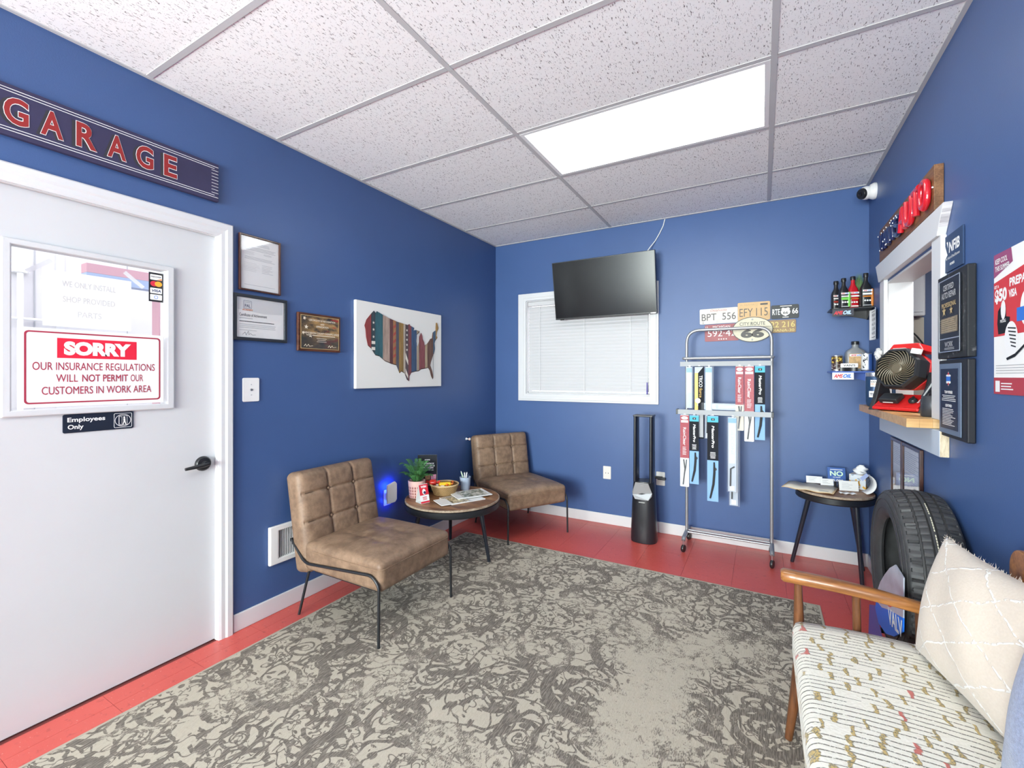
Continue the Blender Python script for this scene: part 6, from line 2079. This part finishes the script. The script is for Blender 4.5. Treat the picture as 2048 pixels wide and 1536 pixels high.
nb = len(prof)
g = G()
for k in range(SEG):
    a = 2 * PI * k / SEG
    for i, (x_, r_) in enumerate(full):
        rr_ = r_
        if 8 <= i < nb - 8 and x_ not in grv:
            rib = 0 if abs(x_) > .046 else (1 if abs(x_) > .0121 else 2)
            ph = int(round(x_ * 60)) if rib == 0 else int(round(x_ * 110)) + 2
            if rib == 0 and (k + ph) % 5 == 0:
                rr_ -= .0080
            elif rib == 1 and (k + ph) % 4 == 0:
                rr_ -= .0075
        elif i in (6, 7, nb - 8, nb - 7) and k % 5 == 0:
            rr_ -= .003
        g.v.append((x_, rr_ * math.cos(a), rr_ * math.sin(a)))
for k in range(SEG):
    a, c = k * n, ((k + 1) % SEG) * n
    g.f += [(a + i, a + (i + 1) % n, c + (i + 1) % n, c + i) for i in range(n)]
g.obj('casing', m_tire, s, smooth=True)
for sgx, rr_ in ((-1, .247), (-1, .282), (-1, .306)):
    xx = -.0925 if rr_ < .25 else (-.0955 if rr_ < .29 else -.0875)
    G().tube([(xx, rr_ * math.cos(2 * PI * k / 96), rr_ * math.sin(2 * PI * k / 96)) for k in range(96)], .0016, 6, closed=True).obj('sidewall_rib', m_tire, s, smooth=True)
pl = G()
for k in range(8, 66):
    if k % 7 == 0:
        continue
    a0, a1 = math.radians(95 + k * 1.9), math.radians(95 + k * 1.9 + 1.5)
    pl.add([(.0015, .3308 * math.cos(a0), .3308 * math.sin(a0)), (.0045, .3308 * math.cos(a0), .3308 * math.sin(a0)), (.0045, .3308 * math.cos(a1), .3308 * math.sin(a1)), (.0015, .3308 * math.cos(a1), .3308 * math.sin(a1))], [(0, 1, 2, 3)])
pl.obj('chalk_line', mat('pale_yellow_chalk', (.70, .66, .48), .8), s, fix=False)
# display stand and promo card
m_sb = mat('stand_blue', (.02, .09, .42), .35)
s = thing('tire_stand', 'blue tire display stand below the tire behind the armrest', 'stand', (.549, 2.415, 0))
G().box(-.085, .085, -.20, .30, 0.0, .02).obj('foot_plate', m_sb, s, bevel=.004)
G().add([(-.090, -.20, .02), (-.090, .30, .02), (-.090, .25, .195), (-.090, .14, .235), (-.090, .02, .195), (-.090, -.14, .235),
         (-.080, -.20, .02), (-.080, .30, .02), (-.080, .25, .195), (-.080, .14, .235), (-.080, .02, .195), (-.080, -.14, .235)][0:6] and
        [(xx_, yy_, zz_) for xx_ in (-.098, -.0975) for yy_, zz_ in ((-.20, .02), (.33, .02), (.30, .24), (.18, .29), (0.0, .200), (-.18, .26))],
        [(5, 4, 3, 2, 1, 0), (6, 7, 8, 9, 10, 11)] + [(i, (i + 1) % 6, 6 + (i + 1) % 6, 6 + i) for i in range(6)]).obj('side_panel', m_sb, s)
for yy_ in (-.13, .13):
    G().tube([(-.085, yy_, .205), (.085, yy_, .205)], .012, 10).obj('cradle_bar', BLACK, s, smooth=True)
    G().box(-.010, .010, yy_ - .008, yy_ + .008, .02, .195).obj('upright', BLACK, s)
s = thing('promo_disc', 'silver and blue pointed sign card with white letters leaning in the tire', 'sign', m=wf('R', 2.30, .42, XR - .444))
bot = [(-.226, -.110), (-.165, -.150), (-.03, -.130), (.10, -.075), (.222, .004), (.225, .055), (.02, -.01), (-.10, -.055), (-.205, -.07)]
top = [(-.205, -.07), (-.10, -.055), (.02, -.01), (.225, .055), (.228, .200), (.118, .206), (.03, .160), (-.055, .100), (-.130, .040), (-.178, -.012)]
G().prism(bot, 0, .004).obj('blue_field', mat('promo_blue', (.012, .16, .70), .45, spec=.25), s)
G().prism(top, 0, .004).obj('silver_field', mat('brushed_silver_card', (.50, .54, .64), .3, metal=.25, var=.15, vscale=12), s)
utext(s, 'lettering', 'VALV', .115, -.012, .0046, WHITEPRINT, w=.215, h=.062, rot=.20, bold=.03)
flat(s, 'red_mark', [[(.01, .0), (.06, .018), (.07, .030), (.02, .010)]], .0046, REDPRINT)

# ================================================================== SOFA
m_fab, b = nmat('ivory_yarn_upholstery', .9, spec=.2, sheen=.2)
v = b.pos()
xyz = b.sep(v)
wob = b.noise(b.mapping(v, (14, 14, 14)), 1.0, 2)
yy = b.math('ADD', xyz[1], b.math('MULTIPLY', b.math('SUBTRACT', wob, .5), .010))
# on the vertical front the rows run down the face
row = b.math('MULTIPLY', yy, 52)
rowi = b.math('FLOOR', row)
fr_ = b.math('FRACT', row)
r2 = b.math('FLOOR', b.math('MULTIPLY', yy, 26))
sh = b.N.new('ShaderNodeTexWhiteNoise')
sh.noise_dimensions = '1D'
b.L.new(r2, sh.inputs['W'])
wob2 = b.noise(v, 34, 2)
along = b.math('ADD', b.math('SUBTRACT', xyz[0], xyz[2]), b.math('MULTIPLY', b.math('SUBTRACT', wob2, .5), .030))
cxx = b.math('ADD', b.math('MULTIPLY', along, 17), b.math('MULTIPLY', sh.outputs['Value'], 7.0))
cell = b.math('FLOOR', cxx)
def rnd2(a_, c_):
    w_ = b.N.new('ShaderNodeTexWhiteNoise')
    w_.noise_dimensions = '2D'
    b.L.new(b.comb(a_, c_), w_.inputs['Vector'])
    return w_.outputs['Value']
# dark thread lines: switched on and off stretch by stretch
seg = rnd2(b.math('FLOOR', b.math('ADD', cxx, .5)), b.math('FLOOR', b.math('ADD', row, .5)))
ln_ = b.ss(b.math('ABSOLUTE', b.math('SUBTRACT', fr_, .5)), .375, .425)
dash = b.ss(b.noise(b.comb(b.math('MULTIPLY', along, 260), b.math('MULTIPLY', rowi, 7.3), 0.0), 1.0, 1), .34, .44)
ln_ = b.math('MULTIPLY', ln_, b.math('MULTIPLY', dash, b.math('GREATER_THAN', seg, .22)))
wn2v = rnd2(cell, r2)
stroke = b.ss(b.math('ABSOLUTE', b.math('SUBTRACT', b.math('FRACT', cxx), .5)), .105, .050)
stroke = b.math('MULTIPLY', stroke, b.math('GREATER_THAN', wn2v, .34))
twist = b.noise(v, 230, 1)
mus = b.mix(b.ss(twist, .45, .62), (.50, .34, .085), (.16, .14, .08))
mus = b.mix(b.math('GREATER_THAN', wn2v, .975), mus, (.50, .08, .06))
fuz = b.noise(v, 130, 2)
ivory = b.mix(fuz, (.70, .665, .56), (.82, .79, .71))
c_ = b.mix(b.math('MULTIPLY', ln_, .85), ivory, (.085, .075, .055))
b.color(b.mix(b.math('MULTIPLY', stroke, .9), c_, mus))
b.bump(b.math('ADD', b.math('MULTIPLY', fuz, .5), b.math('ADD', ln_, b.math('MULTIPLY', stroke, 1.5))), .5, .004)

m_swood = wood_mat('teak_frame', (0.17, 0.058, 0.014), (0.40, 0.165, 0.045), .32, (3, 30, 30), coat=.3)
m_swd = wood_mat('teak_frame_dark', (0.075, 0.026, 0.010), (0.20, 0.075, 0.026), .35, (20, 20, 3), coat=.2)
sf = thing('sofa', 'mid-century wooden settee with an ivory patterned seat cushion on the right', 'sofa', (0, 0, 0))
SY0, SY1 = 0.15, 1.985
me = rcube(.510, SY1 - SY0 - .012, .130, .030, 40, lambda p: p + Vector((0, 0, (.016 * (1 - (2 * p.x / .51) ** 2) if p.z > 0 else 0))))
link('seat_cushion', me, m_fab, sf, smooth='all', loc=(.352, (SY0 + SY1) / 2 - .002, .368))
G().box(.118, .160, SY0 + .03, SY1 - .02, .242, .300).obj('front_rail', m_swood, sf, bevel=.006)
G().box(.560, .600, SY0 + .03, SY1 - .02, .242, .300).obj('rear_rail', m_swood, sf, bevel=.006)
for yy_ in (SY0 + .012, SY1 + .005):
    G().box(.105, .610, yy_ - .014, yy_ + .014, .245, .298).obj('side_rail', m_swood, sf, bevel=.006)
    ar = []
    # armrest: flat top, curved in plan and dipping towards the back
    for i in range(13):
        q_ = i / 12
        xx = .072 + .470 * q_
        zc = .583 - .030 * q_ + .012 * math.sin(PI * q_)
        w_ = .026 + .006 * math.cos(q_ * 3)
        hh_ = .021 - .003 * q_
        yo = yy_ - .022 * math.sin(q_ * 1.6)
        ar.append([(xx, yo + w_ * math.copysign(abs(math.cos(a)) ** .6, math.cos(a)), zc + hh_ * math.copysign(abs(math.sin(a)) ** .6, math.sin(a))) for a in [2 * PI * k / 16 for k in range(16)]])
    c0 = Vector((ar[0][0][0], sum(p[1] for p in ar[0]) / 16, sum(p[2] for p in ar[0]) / 16))
    ar.insert(0, [tuple(Vector(p) * .72 + c0 * .28 + Vector((-.010, 0, 0))) for p in ar[0]])
    loft(ar).obj('armrest', m_swood, sf, smooth=True)
    for (xb, xt, rb, rt, z0_) in ((.122, .118, .0215, .0125, 0.30), (.298, .292, .0125, .0125, .29), (.470, .462, .0125, .0125, .29)):
        G().tube([(xb, yy_, z0_), (xt, yy_ - .010, .566)], [rb, rt], 14).obj('spindle', m_swd, sf, smooth=True)
    G().tube([(.085, yy_ - .06, 0.0044), (.125, yy_ - .035, .30)], [.0125, .023], 14).obj('leg', m_swd, sf, smooth=True)
    G().tube([(.625, yy_ - .06, 0.0), (.590, yy_ - .035, .30)], [.0125, .023], 14).obj('leg', m_swd, sf, smooth=True)
# back: posts and a wide rounded top rail
for yy_ in (SY0 + .22, 1.0, SY1 - .26):
    G().tube([(.592, yy_, .295), (.628, yy_, .78)], [.016, .012], 12).obj('back_post', m_swd, sf, smooth=True)
bk_ = rrect(SY0 + .06, SY1 - .205, .738, .868, .060, 8)
G().prism(bk_, -.011, .011).xf(Matrix(((0, 0, 1, .617), (1, 0, 0, 0), (0, 1, 0, 0), (0, 0, 0, 1)))).obj('back_rail', m_swood, sf, bevel=.005)
G().prism(rrect(SY0 + .06, SY1 - .205, .540, .620, .036, 8), -.009, .009).xf(Matrix(((0, 0, 1, .604), (1, 0, 0, 0), (0, 1, 0, 0), (0, 0, 0, 1)))).obj('back_rail', m_swood, sf, bevel=.005)

# ---- pillows
def pillow(name, label, m_, w_, h_, t_, n=36):
    s = thing(name, label, 'pillow', group='pillows on the settee')
    bm = bmesh.new()
    grid = {}
    for side in (1, -1):
        for i in range(n + 1):
            for j in range(n + 1):
                u_, v_ = 2 * i / n - 1, 2 * j / n - 1
                edge = i in (0, n) or j in (0, n)
                if edge and side == -1:
                    grid[(side, i, j)] = grid[(1, i, j)]
                    continue
                k = max(0, (1 - abs(u_) ** 2.2)) ** .55 * max(0, (1 - abs(v_) ** 2.2)) ** .55
                pin = 1 - .075 * (1 - abs(v_) ** 2) * abs(u_) ** 3
                pin2 = 1 - .075 * (1 - abs(u_) ** 2) * abs(v_) ** 3
                z_ = side * t_ / 2 * k + .004 * math.sin(7 * u_ + 3 * v_) * k
                grid[(side, i, j)] = bm.verts.new((u_ * w_ / 2 * pin, v_ * h_ / 2 * pin2, z_))
    for side in (1, -1):
        for i in range(n):
            for j in range(n):
                q_ = [grid[(side, i, j)], grid[(side, i + 1, j)], grid[(side, i + 1, j + 1)], grid[(side, i, j + 1)]]
                bm.faces.new(q_ if side == 1 else q_[::-1])
    me = bpy.data.meshes.new('cover')
    bm.to_mesh(me)
    bm.free()
    link('cover', me, m_, s, smooth='all')
    return s
m_pil, b = nmat('cream_linen_pillow', .9, spec=.15, sheen=.2)
v = b.obj()
xyz = b.sep(v)
wb = b.math('MULTIPLY', b.math('SUBTRACT', b.noise(v, 20, 2), .5), .03)
def diag(sg):
    q_ = b.math('MULTIPLY', b.math('ADD', b.math('ADD', b.math('MULTIPLY', xyz[0], .62), b.math('MULTIPLY', xyz[1], sg)), wb), 8.6)
    return b.ss(b.math('ABSOLUTE', b.math('SUBTRACT', b.math('FRACT', q_), .5)), .032, .016)
st_ = b.math('MAXIMUM', diag(1.0), diag(-1.0))
dsh = b.ss(b.noise(v, 95, 1), .38, .46)
st_ = b.math('MULTIPLY', st_, dsh)
fz = b.noise(v, 160, 3)
base = b.mix(fz, (.53, .455, .385), (.62, .545, .47))
b.color(b.mix(st_, base, (.72, .69, .65)))
b.bump(b.math('ADD', b.math('MULTIPLY', fz, .25), st_), .45, .006)
p1 = pillow('throw_pillow', 'cream throw pillow with stitched diamond lines at the far end of the settee', m_pil, .46, .385, .15)
fr_m = G()
for side_ in range(4):
    for k in range(60):
        u_ = -1 + 2 * (k + random.random()) / 60
        e = {0: (u_, 1), 1: (u_, -1), 2: (1, u_), 3: (-1, u_)}[side_]
        pin = 1 - .075 * (1 - abs(e[1]) ** 2) * abs(e[0]) ** 3
        pin2 = 1 - .075 * (1 - abs(e[0]) ** 2) * abs(e[1]) ** 3
        p0 = Vector((e[0] * .23 * pin, e[1] * .1925 * pin2, 0))
        nrm = Vector((e[0] if side_ > 1 else 0, e[1] if side_ < 2 else 0, 0))
        tip = p0 + nrm * random.uniform(.004, .012) + Vector((random.uniform(-.004, .004), random.uniform(-.004, .004), random.uniform(-.004, .004)))
        fr_m.add([p0 + Vector((.0015, .0015, 0)), p0 - Vector((.0015, .0015, 0)), tip], [(0, 1, 2)])
stuff(fr_m.obj('frayed_edge', m_pil, p1, fix=False))
# pillow frame: x along the settee (towards the viewer), y up the lean, z out of the back
def set_pillow(p, far_bottom, far_top, near_bottom, w_, h_, out):
    fb, ft, nb_ = Vector(far_bottom), Vector(far_top), Vector(near_bottom)
    ex = (nb_ - fb).normalized()
    ey = (ft - fb)
    ey = (ey - ex * ey.dot(ex)).normalized()
    ez = ex.cross(ey)
    c = fb + ex * w_ / 2 + ey * h_ / 2 + ez * out
    m_ = Matrix.Identity(4)
    for r in range(3):
        m_[r][0], m_[r][1], m_[r][2], m_[r][3] = ex[r], ey[r], ez[r], c[r]
    p.matrix_world = m_
set_pillow(p1, (.432, 1.900, .455), (.520, 1.880, .840), (.520, 1.50, .455), .46, .385, 0.0)
p2 = pillow('throw_pillow', 'slate blue throw pillow at the near end of the settee', mat('slate_blue_cloth', (.20, .24, .38), .9, var=.25, vscale=120, bump=.3, bscale=300, sheen=.3), .42, .40, .14)
set_pillow(p2, (.470, 1.42, .453), (.545, 1.41, .833), (.52, 1.00, .453), .42, .40, 0.0)
